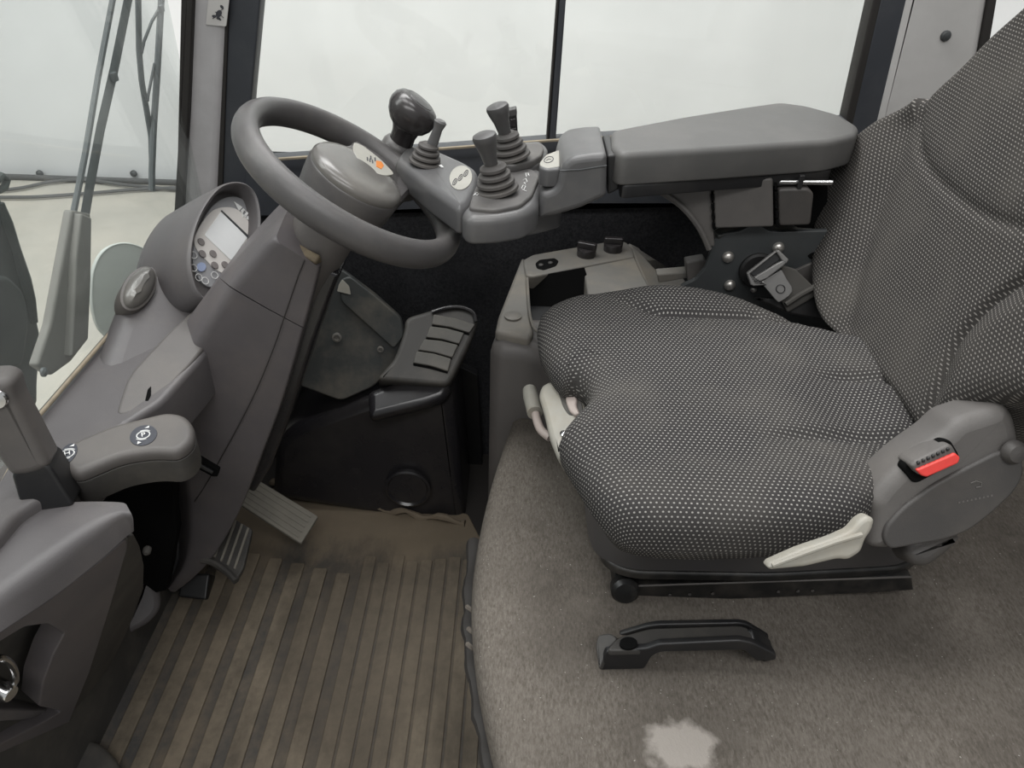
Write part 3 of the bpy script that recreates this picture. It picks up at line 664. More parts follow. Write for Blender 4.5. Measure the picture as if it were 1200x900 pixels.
for cx, cy, a, b_, rot, letter in ((168, 510, 16.5, 11.5, math.radians(-18), 'P'), (79, 532, 15, 8.5, math.radians(-50), 'H')):
    f2 = Fr(PL(cx, cy, sf.o+sf.z*.0008, sf.z), sf.z, (1, 0, 0))
    ov = [f2.px(*p) for p in ell(cx, cy, a, b_, rot, 28)]
    s_ = obj('oval_sticker', puff(ccw(ov), f2, rprof(.001, .0003)), M['sticker'], t)
    ex = V((*f2.px(cx+10*math.cos(rot), cy+10*math.sin(rot)), 0)).length/10
    mk = G(); f3 = Fr(f2.o+f2.z*.0004, f2.z, f2.x); ang = math.radians(28)
    mk.join(tube(ringpts(f3, 0, 0, .0068, .0060, 24, 0, ang), .0007, 6, True))
    mk.join(text_geo(letter, f3, .0095, 0, 0, ang))
    for sg in (-1, 1):
        mk.join(tube(ringpts(f3, 0, 0, .0088, .0076, 24, 0, ang)[(2 if sg > 0 else 14):(8 if sg > 0 else 20)], .0005, 6))
        c_ = V((.0112*math.cos(ang+1.1), .0112*math.sin(ang+1.1)))*sg
        mk.join(puff(ccw([(c_.x-.0022, c_.y-.0006*sg), (c_.x+.0022, c_.y+.0004*sg), (c_.x+.0012*sg, c_.y+.0038*sg)]), f3, [(0, 0), (0, .0004)]))
    obj('parking_mark' if letter == 'P' else 'switch_mark', mk, M['white'], s_)

# left console with the key recess
t = thing('left_console', 'grey plastic side console by the door with a dark storage recess', 'console', (-.55, .5, 0))
cz = .52
A, B_, C_ = P(140, 634, Z=.487), P(0, 742, Z=.487), P(60, 890, Z=.03)
pn = (B_-A).cross(C_-A).normalized()
if pn.dot(CAM-A) < 0: pn = -pn
pf = Fr(A, pn, (1, 0, 0))
def csec(T, R_, S_):
    a, b_, c_ = P(*T, Z=cz), P(*R_, Z=cz), PL(*S_, pf.o+pn*.001, pn); dn_ = V((-.03, -.006, -.03))
    return [a+dn_, a] + corner(a+(b_-a)*.3, b_, c_, .030, 7) + [c_, c_-pn*.006]
obj('top', loft([csec(*q) for q in (((-90, 640), (-90, 752), (-90, 806)), ((0, 587), (0, 694), (0, 741)), ((50, 590), (60, 654), (60, 701)), ((98, 588), (106, 621), (114, 659)), ((128, 588), (136, 604), (148, 629)), ((143, 589), (151, 603), (155, 624)), ((148, 591), (156, 606), (157, 622)))]), M['grey'], t)
obj('front_panel', slab([(-100, 800), (0, 741), (60, 702), (114, 661), (150, 630), (149, 645), (130, 710), (105, 788), (80, 850), (56, 895), (30, 950), (-100, 950), (-100, 905), (0, 872), (52, 846), (72, 834), (66, 832), (46, 828), (50, 800), (62, 768), (76, 742), (56, 731), (28, 735), (0, 752), (-100, 815)], pf, .030, .002, .006), M['shaft'], t)
obj('recess_back', slab([(-120, 740), (80, 725), (90, 850), (40, 900), (-120, 920)], Fr(pf.o-pn*.045, pn, (1, 0, 0)), .006, .001, .01), M['dusty'], t)
obj('recess_ledge', slab([(-120, 838), (0, 831), (72, 832), (55, 842), (20, 845), (-120, 852)], Fr(pf.o-pn*.012, pn, (1, 0, 0)), .035, .003, .003), M['grey'], t)
E1, E2 = PL(149, 640, pf.o, pn), PL(58, 893, pf.o, pn); E3 = P(168, 655, Y=E1.y+.075)
en = (E2-E1).cross(E3-E1).normalized(); en = en if en.dot(CAM-E1) > 0 else -en
obj('end_panel', slab([(149, 630), (157, 626), (164, 640), (169, 662), (168, 690), (150, 738), (122, 795), (88, 855), (58, 896), (56, 894), (104, 789), (129, 711), (149, 640)], Fr(E1, en, (1, 0, 0)), .03, .0015, .004), M['dusty'], t)  # darker plastic puts this end face's shade, with dirt, into the colour
obj('round_foot', slab([(160, 690), (166, 672), (178, 676), (190, 695), (190, 715), (176, 732), (152, 745), (140, 760)], Fr(P(170, 710, Z=.10), (.55, -.7, .45)), .05, .012, .015), M['grey'], t)
# lock with chrome ring
kf = Fr(PL(10, 812, pf.o-pn*.008, pn), (pn+V((.4, 0, .1))).normalized())
t = thing('key_lock', 'chrome lock barrel and ring in the recess of the left console', 'lock', kf.o)
obj('barrel', lathe([(.010, -.03), (.010, .002), (.0085, .004), (.002, .004)], kf, 20), M['chrome'], t)
obj('ring', tube([PL(x, y, kf.o+kf.z*.004, pn) for x, y in crom([(-8, 773, 0), (2, 771, 0), (12, 777, 0), (18, 788, 0), (18, 800, 0), (12, 804, 0)], 4, False) for x, y in ((x, y),)] if False else [PL(v.x, v.y, kf.o+kf.z*.004, pn) for v in crom([(-10, 774, 0), (2, 771, 0), (12, 777, 0), (18, 788, 0), (18, 799, 0), (13, 804, 0)], 4, False)], .0035, 8), M['chrome'], t)
# lever beside the door
t = thing('parking_lever', 'thick dark lever with grey grip and chrome button beside the left console', 'lever', P(65, 600, Z=cz))
lf = Fr(P(60, 600, Z=cz-.004), (.25, -.95, .15))
obj('sleeve', slab([(12, 556), (40, 542), (58, 546), (88, 594), (60, 600), (28, 607)], lf, .040, .004, .006), M['black'], t)
obj('grip', slab([(-30, 500), (-30, 445), (2, 443), (15, 449), (19, 468), (36, 500), (60, 546), (46, 554), (28, 558), (12, 558)], lf, .036, .010, .014, lift=.003), M['greyd'], t, label='grey grip with rounded head')
bfp = Fr(PL(-3, 467, lf.o+lf.z*.003, lf.z), lf.z)
obj('button', lathe([(.010, 0), (.010, .003), (.0085, .005), (.002, .0055)], bfp, 20), M['chrome'], t, label='chrome button')
# ------------------------------------------------------------------ steering column and wheel
t = thing('steering_column', 'grey plastic steering column cover leaning from floor up to wheel', 'steering column', (-.58, .92, .03))
cf = Fr((0, .855, 0), (.10, -.99, .10)); cf = Fr(P(300, 400, Y=.86), (.12, -.98, .15))
DC = .11
def sect(O, I, R_, yo=.905):
    yi = .860
    o = P(*O, Y=yo); i = P(*I, Y=yi); r_ = P(*R_, Y=yi+.004); dep = V((0, .10, 0)); mid = (i+r_)/2+V((0, -.004, .002))
    return [o+dep] + corner(o+dep, o, i, .008) + corner(o, i, mid, .011) + [mid] + corner(mid, r_, r_+dep, .004) + [r_+dep]
S = [((334, 252), (322, 281), (374, 313)), ((303, 275), (312, 287), (371, 328)), ((257, 325), (271, 336.5), (356, 384)), ((220, 374), (240, 386), (344, 425)), ((192, 418), (214, 430), (327, 480)),
     ((172, 462), (198, 476), (306, 535)), ((186, 520), (214, 528), (284, 592)), ((200, 590), (222, 592), (262, 634)), ((207, 632), (222, 634), (244, 660)), ((206, 662), (214, 664), (224, 680)), ((193, 688), (197, 690), (206, 694))]
SS = [sect(*q) for q in S]
obj('upper_cover', loft(SS[:3]), M['shaft'], t)
sep = lambda s: [p+V((-.0010, 0, -.0012)) for p in s]
obj('lower_cover', loft([sep(SS[2])]+SS[3:]), M['shaft'], t)
# moulded seams on the near face
obj('cover_seam', tube([P(x, y, Y=.8585) for x, y in ((357, 305), (350, 322), (333, 372))], .0007, 6), M['rubber'], t)
obj('cover_seam', tube(crom([P(x, y, Y=.8575) for x, y in ((333, 372), (318, 415), (292, 475), (246, 560), (228, 588))], 4, False), .0007, 6), M['rubber'], t)
obj('edge_lip', tube(crom([P(x, y, Y=.900) for x, y in ((203, 610), (208, 628), (208, 655), (200, 678), (193, 690))], 5, False), .0028, 8), M['pod'], t)
obj('inner_edge', slab([(370, 312), (398, 322), (386, 352), (368, 402), (342, 482), (317, 548), (298, 578), (288, 574), (314, 500), (340, 425), (352, 384)], FY(.892), .05, .006, .004), M['gloss'], t)
obj('slot', slab([(219, 530), (226, 530), (258, 549), (256, 556), (250, 556), (220, 540)], cf, .010, .0008, .002, lift=.006), M['void'], t)
obj('slot_lever', slab([(224, 533), (252, 549), (250, 552), (224, 538)], cf, .004, .001, .001, lift=.009), M['black'], t)
# worn throat between cover and collar
WC = V((-.205, .92, .754)); WN = V((.538, .04, .842)).normalized()
wf = Fr(WC, WN, (0, 1, 0))
obj('worn_throat', slab([(324, 280), (330, 264), (337, 262), (347, 283), (362, 292), (376, 299), (370, 308), (346, 297)], Fr(P(346, 294, Y=.870), (.1, -.62, .78)), .02, .003, .003), M['scuff'], t, label='scuffed tan edge')
obj('collar', lathe([(.038, -.19), (.040, -.10), (.041, -.060), (.036, -.048)], wf, 40), M['greyd'], t)
obj('shaft_body', lathe([(.026, -.34), (.028, -.30), (.030, -.185), (.030, -.18)], wf, 24), M['black'], t)

R = .137
t = thing('steering_wheel', 'grey rubber steering wheel with round hub pad tilted before the dash', 'steering wheel', WC)
vs = []; fs = []; nA, nB = 96, 20
for i in range(nA):
    a = 2*math.pi*i/nA; ex = wf.x*math.cos(a)+wf.y*math.sin(a)
    for k in range(nB):
        b_ = 2*math.pi*k/nB
        rr, hh = .0155*math.cos(b_), .0185*math.sin(b_)
        if 1.9 < b_ < 4.4: rr *= .93
        vs.append(WC+ex*(R+rr)+WN*hh)
for i in range(nA):
    for k in range(nB):
        i2, k2 = (i+1) % nA, (k+1) % nB; fs.append([i*nB+k, i2*nB+k, i2*nB+k2, i*nB+k2])
obj('rim', G().add(vs, fs), M['wheel'], t)
obj('hub', lathe([(.050, -.050), (.056, -.045), (.060, -.015), (.0615, .004), (.0605, .006), (.060, .0065)], wf, 56), M['wheel'], t)
obj('hub_pad', lathe([(.058, .002), (.0605, .0065), (.0600, .012), (.056, .0165), (.046, .0195), (.030, .0205), (.012, .021), (.001, .021)], wf, 56), M['hub'], t)
# spoke web towards the far rim (where the knob is clamped)
def spoke(a0, hw0, hw1, nm='spoke'):
    q = []
    for s, rr in ((0, .045), (.35, .075), (.7, .10), (1, .131)):
        q.append((rr, hw0*(1-s)**1.3+hw1*s if s < .7 else hw0*(1-s)**1.3+hw1*(s+.25*(s-.7))))
    up_ = [(r_*math.cos(a0)-h*math.sin(a0), r_*math.sin(a0)+h*math.cos(a0)) for r_, h in q]
    dn_ = [(r_*math.cos(a0)+h*math.sin(a0), r_*math.sin(a0)-h*math.cos(a0)) for r_, h in q]
    obj(nm, puff(ccw(rpoly(dn_+up_[::-1], .01, 4)), wf, [(-.004, -.020), (0, -.014), (0, .000), (-.004, .005)]), M['wheel'], t)
def wang(x, y):
    a, b_ = wf.px(x, y); return math.atan2(b_, a)
spoke(wang(446, 186), .052, .040)
spoke(wang(462, 205), .050, .036)
# white badge with a little dark word mark and orange square
bf_ = Fr(WC+WN*.0207, WN, wf.x)
bg = [(415, 166), (425, 170), (447, 187), (463, 204), (452, 206), (436, 202), (420, 190), (414, 176)]
b1 = obj('badge', puff(ccw(rpoly([bf_.px(*p) for p in bg], .008, 4)), bf_, rprof(.003, .0008)), M['cream'], t, label='cream badge')
mk = G()
for (x, y) in ((431, 186), (434, 187.5), (437, 189), (440, 186.5), (435, 184.5)):
    mk.join(slab([(x-1.2, y-2), (x+.1, y-2), (x+.6, y+2), (x-.8, y+2)], Fr(bf_.o+WN*.0004, WN, bf_.x), .001, 0, 0))
obj('word_mark', mk, M['ink'], b1)
obj('orange_mark', slab([(441, 188), (447, 189), (450, 194), (447, 198), (441, 195)], Fr(bf_.o+WN*.0005, WN, bf_.x), .001, .0002, .001), M['orange'], b1)
# spinner knob clamped on the far rim
kb = wf.at(*wf.px(462, 182), .012)
hc = P(483, 132, Y=kb.y-.012)
ka = (hc-kb).normalized(); LK = (hc-kb).length; kfr = Fr(kb, ka)
obj('knob_clamp', lathe([(.025, -.012), (.025, .004), (.022, .010), (.018, .012)], Fr(kb, WN), 28), M['wheel'], t)
obj('knob_stem', lathe([(.0185, .004), (.0175, .012), (.0172, LK-.036), (.0195, LK-.026), (.024, LK-.016)], kfr, 28), M['knob'], t)
k2 = Fr(hc, (.62, .05, .78))
obj('steering_knob', lathe([(.014, -.026), (.022, -.022), (.030, -.014), (.0345, -.005), (.0355, .002), (.0340, .010), (.029, .0165), (.021, .0205), (.0200, .0204), (.0193, .0198), (.0185, .0208), (.008, .0222), (.001, .0224)], k2, 40), M['knob'], t, label='glossy black spinner knob')

# ------------------------------------------------------------------ armrest with control pods
AZ = .80
t = thing('armrest', 'grey vinyl armrest pad on a dark bracket beside the seat back', 'armrest', P(850, 262, Y=1.03))
ao = [(716, 152), (800, 136), (870, 125), (913, 119), (945, 123), (985, 134), (1008, 148), (1004, 158), (975, 165), (850, 173), (728, 180), (716, 172)]
obj('pad', slab(ao, FZ(AZ), .041, .008, .012), M['pad'], t)
obj('under_tray', slab([(720, 168), (800, 150), (900, 140), (985, 150), (974, 199), (850, 207), (728, 217)], FZ(AZ-.040), .018, .004, .01), M['black'], t)
yb = .985
obj('bracket', slab([(757, 216), (775, 213), (833, 211), (836, 262), (838, 290), (828, 290), (812, 255), (785, 230)], FY(yb), .02, .003, .006), M['seatp'], t)
obj('bracket_rib', tube(crom([P(x, y, Y=yb-.003) for x, y in ((748, 218), (772, 224), (800, 243), (820, 268), (831, 292))], 5, False), .004, 8), M['seatp'], t)
obj('bracket_ear', slab(ell(800, 210, 25, 8, 0, 24), FY(yb-.008), .02, .003, 0), M['black'], t)
obj('centre_box', slab([(836, 211), (906, 209), (907, 266), (838, 268)], FY(yb-.004), .05, .003, .004), M['seatp'], t)
obj('side_cover', slab([(912, 222), (948, 221), (954, 227), (950, 264), (913, 265)], FY(yb-.002), .03, .003, .005), M['seatd'], t)
for k in range(5):
    y = 217+k*11
    obj('slot', slab([(832.5+k*.5, y), (836+k*.5, y), (836.6+k*.5, y+7.5), (833.2+k*.5, y+7.5)], FY(yb-.0055), .002, .0004, .0005), M['void'], t)
    obj('slot', slab([(907.5+k*.4, y-3), (911+k*.4, y-3), (911.4+k*.4, y+5.5), (908+k*.4, y+5.5)], FY(yb-.0055), .002, .0004, .0005), M['void'], t)
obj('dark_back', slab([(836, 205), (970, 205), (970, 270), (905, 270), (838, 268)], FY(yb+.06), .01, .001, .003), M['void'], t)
obj('chrome_rod', tube([P(911, 213, Y=yb+.006), P(975, 214, Y=yb+.006)], .0036, 12), M['chrome'], t, label='chrome rod')
obj('rod_clip', slab([(938, 206), (944, 206), (939, 222), (934, 222)], FY(yb-.002), .006, .001, .001), M['black'], t)
obj('bolt', lathe([(.007, 0), (.007, .005), (.004, .007)], Fr(P(803, 208, Y=yb-.009), (0, -1, .1)), 6), M['rivet'], t)
# console body
t = thing('control_console', 'grey angular control console in front of the armrest with joystick pods', 'control console', P(640, 262, Y=.95))
by = P(690, 181, Z=AZ).y
obj('arm_box', slab([(711.5, 181), (690, 182), (670, 185), (660, 193), (655, 207), (653, 217), (648, 223), (634, 227), (630, 258), (650, 254), (680, 245), (711, 231)], FY(by), .115, .008, .006), M['pod'], t)
obj('box_seam', tube([P(x, y, Y=by-.0006) for x, y in ((656, 200), (680, 199), (711, 194))], .0009, 6), M['steel'], t)
obj('hinge_block', slab([(711, 182), (722, 181), (726, 222), (712, 229)], FY(by+.02), .08, .003, .004), M['black'], t)
PZ = .745
p1 = [(540, 247), (547, 226), (562, 197), (600, 192), (632, 196), (641, 204), (636, 214), (633, 228), (631, 240), (613, 250), (580, 255), (548, 256)]
obj('pod_body', slab(p1, FZ(PZ-.004), .034, .010, .012), M['pod'], t)
obj('pod_top', slab([(549, 243), (554, 226), (566, 200), (600, 195), (625, 198), (633, 205), (629, 215), (624, 228), (610, 240), (580, 246)], FZ(PZ+.001), .010, .003, .008), M['podtop'], t)
obj('pod_neck', slab([(608, 200), (640, 200), (660, 205), (660, 225), (632, 232), (612, 235)], FZ(PZ-.012), .05, .008, .01), M['pod'], t)
p2 = [(578, 192), (590, 178), (605, 166), (634, 164), (643, 172), (640, 182), (627, 191), (600, 198), (582, 199)]
obj('rear_pod_body', slab(p2, FZ(PZ+.006), .05, .008, .01), M['pod'], t)
obj('rear_pod_top', slab([(584, 190), (594, 178), (607, 168), (632, 167), (638, 173), (635, 181), (624, 188), (600, 194)], FZ(PZ+.011), .010, .003, .008), M['podtop'], t)
p3 = [(462, 186), (474, 172), (492, 169), (516, 176), (548, 190), (560, 198), (560, 220), (550, 238), (538, 243), (505, 220)]
obj('front_arm', slab(p3, FZ(PZ+.002), .036, .010, .012), M['pod'], t)
st = FZ(PZ+.0030)
s_ = obj('round_sticker', slab(ell(540, 208, 13, 14.5, .5, 24), st, .001, .0003, 0), M['cream'], t, label='cream round sticker')
mk = G()
for x, y in ((533, 213), (539.5, 208), (546, 203)):
    mk.join(tube([PL(px, py, st.o+V((0, 0, .0004)), st.z) for px, py in ell(x, y, 4.2, 1.8, -1.1, 14)], .0005, 6, True))
    mk.join(tube([PL(px, py, st.o+V((0, 0, .0004)), st.z) for px, py in ((x-1, y+2), (x+1, y-2))], .0004, 6))
obj('sticker_mark', mk, M['ink'], s_)
obj('white_tick', slab([(514, 194), (517, 193), (520, 196), (517, 196)], st, .001, 0, 0, lift=.0004), M['white'], t)
# little white symbols beside the joysticks
tf = FZ(PZ+.0016); mk = G()
def hk(pts, r=.0005): mk.join(tube([PL(px, py, tf.o, tf.z) for px, py in pts], r, 6))
hk([(611, 221), (613, 217), (616, 218), (614, 222)]); hk([(612, 222), (617, 224)])
hk([(613, 211), (616, 209), (618, 213), (614, 214), (616, 216)])
hk([(617, 207), (616, 203), (619, 203), (620, 206)]); hk([(618, 205), (620, 205)])
hk([(555, 229), (558, 226), (562, 226), (559, 229), (556, 227)])
hk([(622, 180), (625, 177)]); hk([(625, 181), (629, 177)])
obj('symbol', mk, M['white'], t, label='white control symbols')
b1 = obj('rocker_base', slab([(632, 191), (640, 182), (656, 176), (657, 198), (641, 199), (632, 196)], FZ(AZ-.022), .022, .003, .004), M['pod'], t)
b2 = obj('rocker_cap', slab([(632.5, 190), (640, 181), (656, 175), (656, 195), (641, 197), (633, 194)], FZ(AZ-.0215), .004, .0015, .004), M['cream'], t, label='cream rocker cap')
rf = FZ(AZ-.0212)
mk = G().join(tube([PL(px, py, rf.o, rf.z) for px, py in ell(643, 187, 5.5, 3.4, -.3, 18)], .0005, 6, True)).join(tube([PL(px, py, rf.o, rf.z) for px, py in ((640, 188), (643, 186), (646, 187))], .0004, 6))
obj('horn_mark', mk, M['ink'], b2)
# joysticks
def bellows(r0, r1, h, nb=4):
    pr = []
    for k in range(nb):
        a = k/nb; b_ = (k+1)/nb; ra = r0+(r1-r0)*a; rb = r0+(r1-r0)*b_
        pr += [(ra*.86, h*a), (ra, h*(a+.25/nb)), (ra*.97, h*(a+.6/nb)), (rb*.82, h*(b_-.06/nb))]
    pr.append((r1*.8, h)); return pr
def joystick(bx, by_, tx, ty, z, label, r0, extra=None):
    b0 = P(bx, by_, Z=z); top = P(tx, ty, Y=b0.y-.004); ax = (top-b0); L = ax.length; f0 = Fr(b0, ax)
    tt = thing('joystick', label, 'joystick', b0, 'bellows joysticks')
    hb = L*.48
    fb = Fr(b0, (ax.normalized()*.8+V((0, 0, .2))))
    obj('bellows', lathe(bellows(r0, r0*.5, hb), fb, 28), M['boot'], tt)
    obj('stick', lathe([(.008, hb*.7), (.0085, hb), (.0085, L*.6)], f0, 16), M['boot'], tt)
    obj('grip', lathe([(.0085, L*.5), (.0092, L*.58), (.0105, L*.70), (.0138, L*.85), (.0152, L*.94), (.0142, L*.985), (.010, L*1.01), (.001, L*1.015)], f0, 24), M['grip'], tt)
    return tt
joystick(583, 224, 567, 157, PZ+.001, 'grey joystick on the nearest pod of the control console', .0275)
j2 = joystick(600, 185, 582, 123, PZ+.011, 'grey joystick on the rear pod nearest the side window', .0260)
sw = thing('rocker_switch', 'narrow black rocker switch standing behind the rear joystick', 'switch', P(601, 165, Z=PZ+.02))
sy = P(601, 160, Z=PZ+.012).y
obj('body', slab([(595, 131), (605, 129), (607, 162), (596, 164)], FY(sy), .012, .002, .002), M['black'], sw)
obj('cap', slab([(595, 129), (605, 127), (606, 136), (596, 138)], FY(sy-.001), .014, .002, .002), M['grip'], sw)
obj('key', slab([(597.5, 140), (604, 139), (604.5, 148), (598, 149)], FY(sy-.001), .003, .001, .001), M['knob'], sw)
obj('key', slab([(598, 151), (605, 150), (605, 160), (598.5, 161)], FY(sy-.001), .003, .001, .001), M['knob'], sw)
b0 = P(498, 192, Z=PZ+.002)
t = thing('direction_lever', 'thin grey lever with ribbed bellows behind the spinner knob', 'lever', b0)
top = P(517, 141, Y=b0.y); ax = top-b0; L = ax.length
obj('bellows', lathe(bellows(.0225, .011, L*.46), Fr(b0, ax.normalized()*.6+V((0, 0, .4))), 28), M['boot'], t)
lfz = Fr(b0, ax)
obj('stick', lathe([(.0075, L*.40), (.0070, L*.55), (.0060, L*.80), (.0075, L*.90), (.0085, L*.96), (.006, L), (.001, L)], lfz, 16, .8), M['pod'], t)

# ------------------------------------------------------------------ storage console behind the seat front
TZ = .52
t = thing('storage_console', 'dusty grey storage console with open tray and socket beside the cushion', 'console', (.1, 1.1, 0))
obj('body', slab([(608, 306), (630, 300), (728, 284), (744, 292), (792, 338), (800, 380), (640, 410), (590, 390), (588, 366)], FZ(TZ-.06), .40, .02, .02), M['greyd'], t)
obj('lower_bulge', slab([(590, 366), (578, 386), (574, 397), (584, 404), (626, 408), (660, 436), (720, 430), (720, 372)], FZ(TZ-.014), .47, .026, .026), M['greyd'], t)
obj('back_strip', slab([(613, 304), (624, 298), (716, 282), (734, 283), (742, 291), (744, 301), (726, 304), (624, 324), (616, 322)], FZ(TZ), .03, .004, .006), M['dustbox'], t)
obj('left_strip', slab([(611, 302), (617, 303), (619, 325), (622, 372), (626, 388), (621, 396), (598, 392), (580, 388), (584, 370)], FZ(TZ-.004), .016, .006, .007), M['dustbox'], t)
obj('right_plate', slab([(684, 313), (744, 301), (752, 318), (770, 352), (690, 356)], FZ(TZ-.001), .05, .004, .004), M['dustbox'], t)
obj('side_flank', slab([(736, 283), (750, 290), (772, 318), (800, 322), (806, 332), (780, 352), (762, 345), (746, 308)], Fr(P(755, 312, Z=TZ-.012), (.35, -.1, .93)), .06, .006, .006), M['dustbox'], t)
obj('tray_floor', slab([(619, 336), (690, 325), (700, 380), (624, 388)], FZ(TZ-.048), .01, .002, .004), M['black'], t)
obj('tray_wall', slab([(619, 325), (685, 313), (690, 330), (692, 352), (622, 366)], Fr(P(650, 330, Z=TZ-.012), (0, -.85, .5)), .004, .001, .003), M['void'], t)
obj('tray_rim', tube(crom([P(x, y, Z=TZ-.002) for x, y in ((618, 326), (619, 345), (621, 368), (626, 385), (634, 390))], 5, False), .0022, 8), M['dustbox'], t)
obj('round_plug', lathe([(.013, 0), (.013, .002), (.010, .003), (.001, .0032)], Fr(P(601, 371, Z=TZ-.003), (0, 0, 1)), 24), M['dustbox'], t)
so = obj('socket', slab(rpoly([(627, 309), (632, 304.5), (650, 302.5), (655, 306), (652, 312), (637, 317), (629, 315)], 2, 3), FZ(TZ), .012, .001, .003, lift=.0006), M['void'], t)
for x, y in ((634, 311.5), (645, 309)):
    obj('socket_pin', lathe([(.0042, 0), (.0042, .0025), (.0025, .0035)], Fr(P(x, y, Z=TZ+.0004), (0, 0, 1)), 14), M['dusty'], so)
for i, (x, y, rot, lab) in enumerate(((687, 299, -.35, 'black rotary knob on the storage console, turned aslant, nearer the socket'), (718, 293, -.05, 'black rotary knob at the right end of the storage console strip'))):
    kf = Fr(P(x, y, Z=TZ), (0, 0, 1), (math.cos(rot), math.sin(rot), 0))
    kk = thing('rotary_knob', lab, 'knob', kf.o, 'heater knobs')
    obj('disc', lathe([(.0165, 0), (.0165, .010), (.0150, .013), (.001, .013)], kf, 28), M['knob'], kk)
    obj('wing', wslab([(-.0170, -.0055), (.0170, -.0055), (.0170, .0055), (-.0170, .0055)], Fr(kf.o+V((0, 0, .024)), kf.z, kf.x), .014, .0025, .004), M['knob'], kk)

# ------------------------------------------------------------------ driver seat
SY = .725
t = thing('driver_seat', 'charcoal driver seat with dotted fabric cushion and backrest on rails', 'seat', (.25, .70, .38))
def cushion(outl, fr, prof, hfun, inner=7, uvo=None):
    """pillow: side rings by offset, then rings shrinking to the middle; uv in metres"""
    nn = normals2(outl); n = len(outl); g = G(); vs = []; uv = []
    cx = sum(q[0] for q in outl)/n; cy = sum(q[1] for q in outl)/n
    arc = [0]
    for k in range(1, len(prof)): arc.append(arc[-1]+math.hypot(prof[k][0]-prof[k-1][0], prof[k][1]-prof[k-1][1]))
    for (o, h), a in zip(prof, arc):
        for q, m in zip(outl, nn):
            x, y = q[0]+m.x*o, q[1]+m.y*o
            vs.append(fr.at(x, y, h+(hfun(x, y) if h > -.02 else hfun(x, y)*max(0, 1+(h+.02)/.05))))
            ext = arc[-1]-a; k_ = prof[-1][0]
            uv.append((q[0]+m.x*(k_+ext), q[1]+m.y*(k_+ext)))
    o_, h_ = prof[-1]
    last = [(q[0]+m.x*o_, q[1]+m.y*o_) for q, m in zip(outl, nn)]
    for k in range(1, inner+1):
        s = 1-k/(inner+1)
        if k > 1 or True:
            sm = [((last[i-1][0]+last[i][0]*2+last[(i+1) % n][0])/4, (last[i-1][1]+last[i][1]*2+last[(i+1) % n][1])/4) for i in range(n)]
        ref = [(cx+(q[0]-cx)*s, cy+(q[1]-cy)*s) for q in sm] if k == 1 else None
        base = [(cx+(q[0]-cx)*(s/(1-(k-1)/(inner+1))), cy+(q[1]-cy)*(s/(1-(k-1)/(inner+1)))) for q in sm]
        last = base
        for q in base: vs.append(fr.at(q[0], q[1], h_+hfun(q[0], q[1]))); uv.append(q)
    L = len(prof)+inner; fs = []
    for k in range(L-1):
        for i in range(n):
            j = (i+1) % n; fs.append([k*n+i, k*n+j, (k+1)*n+j, (k+1)*n+i])
    vs.append(fr.at(cx, cy, h_+hfun(cx, cy))); uv.append((cx, cy)); c = len(vs)-1
    for i in range(n): fs.append([(L-1)*n+i, (L-1)*n+(i+1) % n, c])
    fs.append(list(range(n))[::-1])
    g.add(vs, fs); g.uv = uv; return g
def sm(a, b, x): x = max(0, min(1, (x-a)/(b-a))); return x*x*(3-2*x)
co = [(630, 385, .585), (634, 366, .59), (652, 354, .595), (690, 345, .60), (740, 343, .605), (800, 345, .605), (860, 354, .605), (920, 370, .605), (980, 390, .60), (1030, 410, .59),
      (1060, 460, .58), (1072, 505, .58), (1068, 540, .575), (1040, 590, .565), (1000, 632, .56), (950, 650, .558), (890, 658, .556), (820, 661, .555), (755, 657, .555), (715, 643, .556),
      (690, 610, .56), (672, 570, .565), (656, 535, .57), (657, 521, .572), (672, 503, .572), (688, 482, .574), (688, 463, .575), (676, 449, .577), (655, 442, .578), (635, 412, .58)]
cw = [P(x, y, Z=z) for x, y, z in co]
col = ccw([(v.x, v.y) for v in crom([(p.x, p.y, 0) for p in cw], 10)])
far_seam = lambda x: .868+.065*sm(.20, .08, x)
def ch(x, y):
    h = .016
    s = y-far_seam(x)
    h += .019*sm(-.01, .075, s)-.009*math.exp(-(s/.006)**2)*sm(.08, .20, x)
    h -= .012*sm(.10, .02, x)
    n_ = .598-y
    h += .006*sm(0, .05, n_)
    for yy, x0, dp in ((.735, .33, .008), (.628, .24, .009)):
        h -= dp*math.exp(-((y-yy-.01*math.sin(x*20))/.010)**2)*sm(x0, x0+.07, x)
    h -= .014*math.exp(-(((x-.38)/.05)**2+((y-.68)/.09)**2))
    h -= .010*math.exp(-(((x-.08)/.06)**2+((y-.74)/.06)**2))
    return h
cfz = FZ(.58)
obj('cushion', cushion(col, cfz, [(-.035, -.050), (-.015, -.046), (-.003, -.030), (0, -.012), (-.003, .002), (-.010, .010), (-.022, .015), (-.036, .0165)], ch, 44), M['fab'], t, sharp=80)
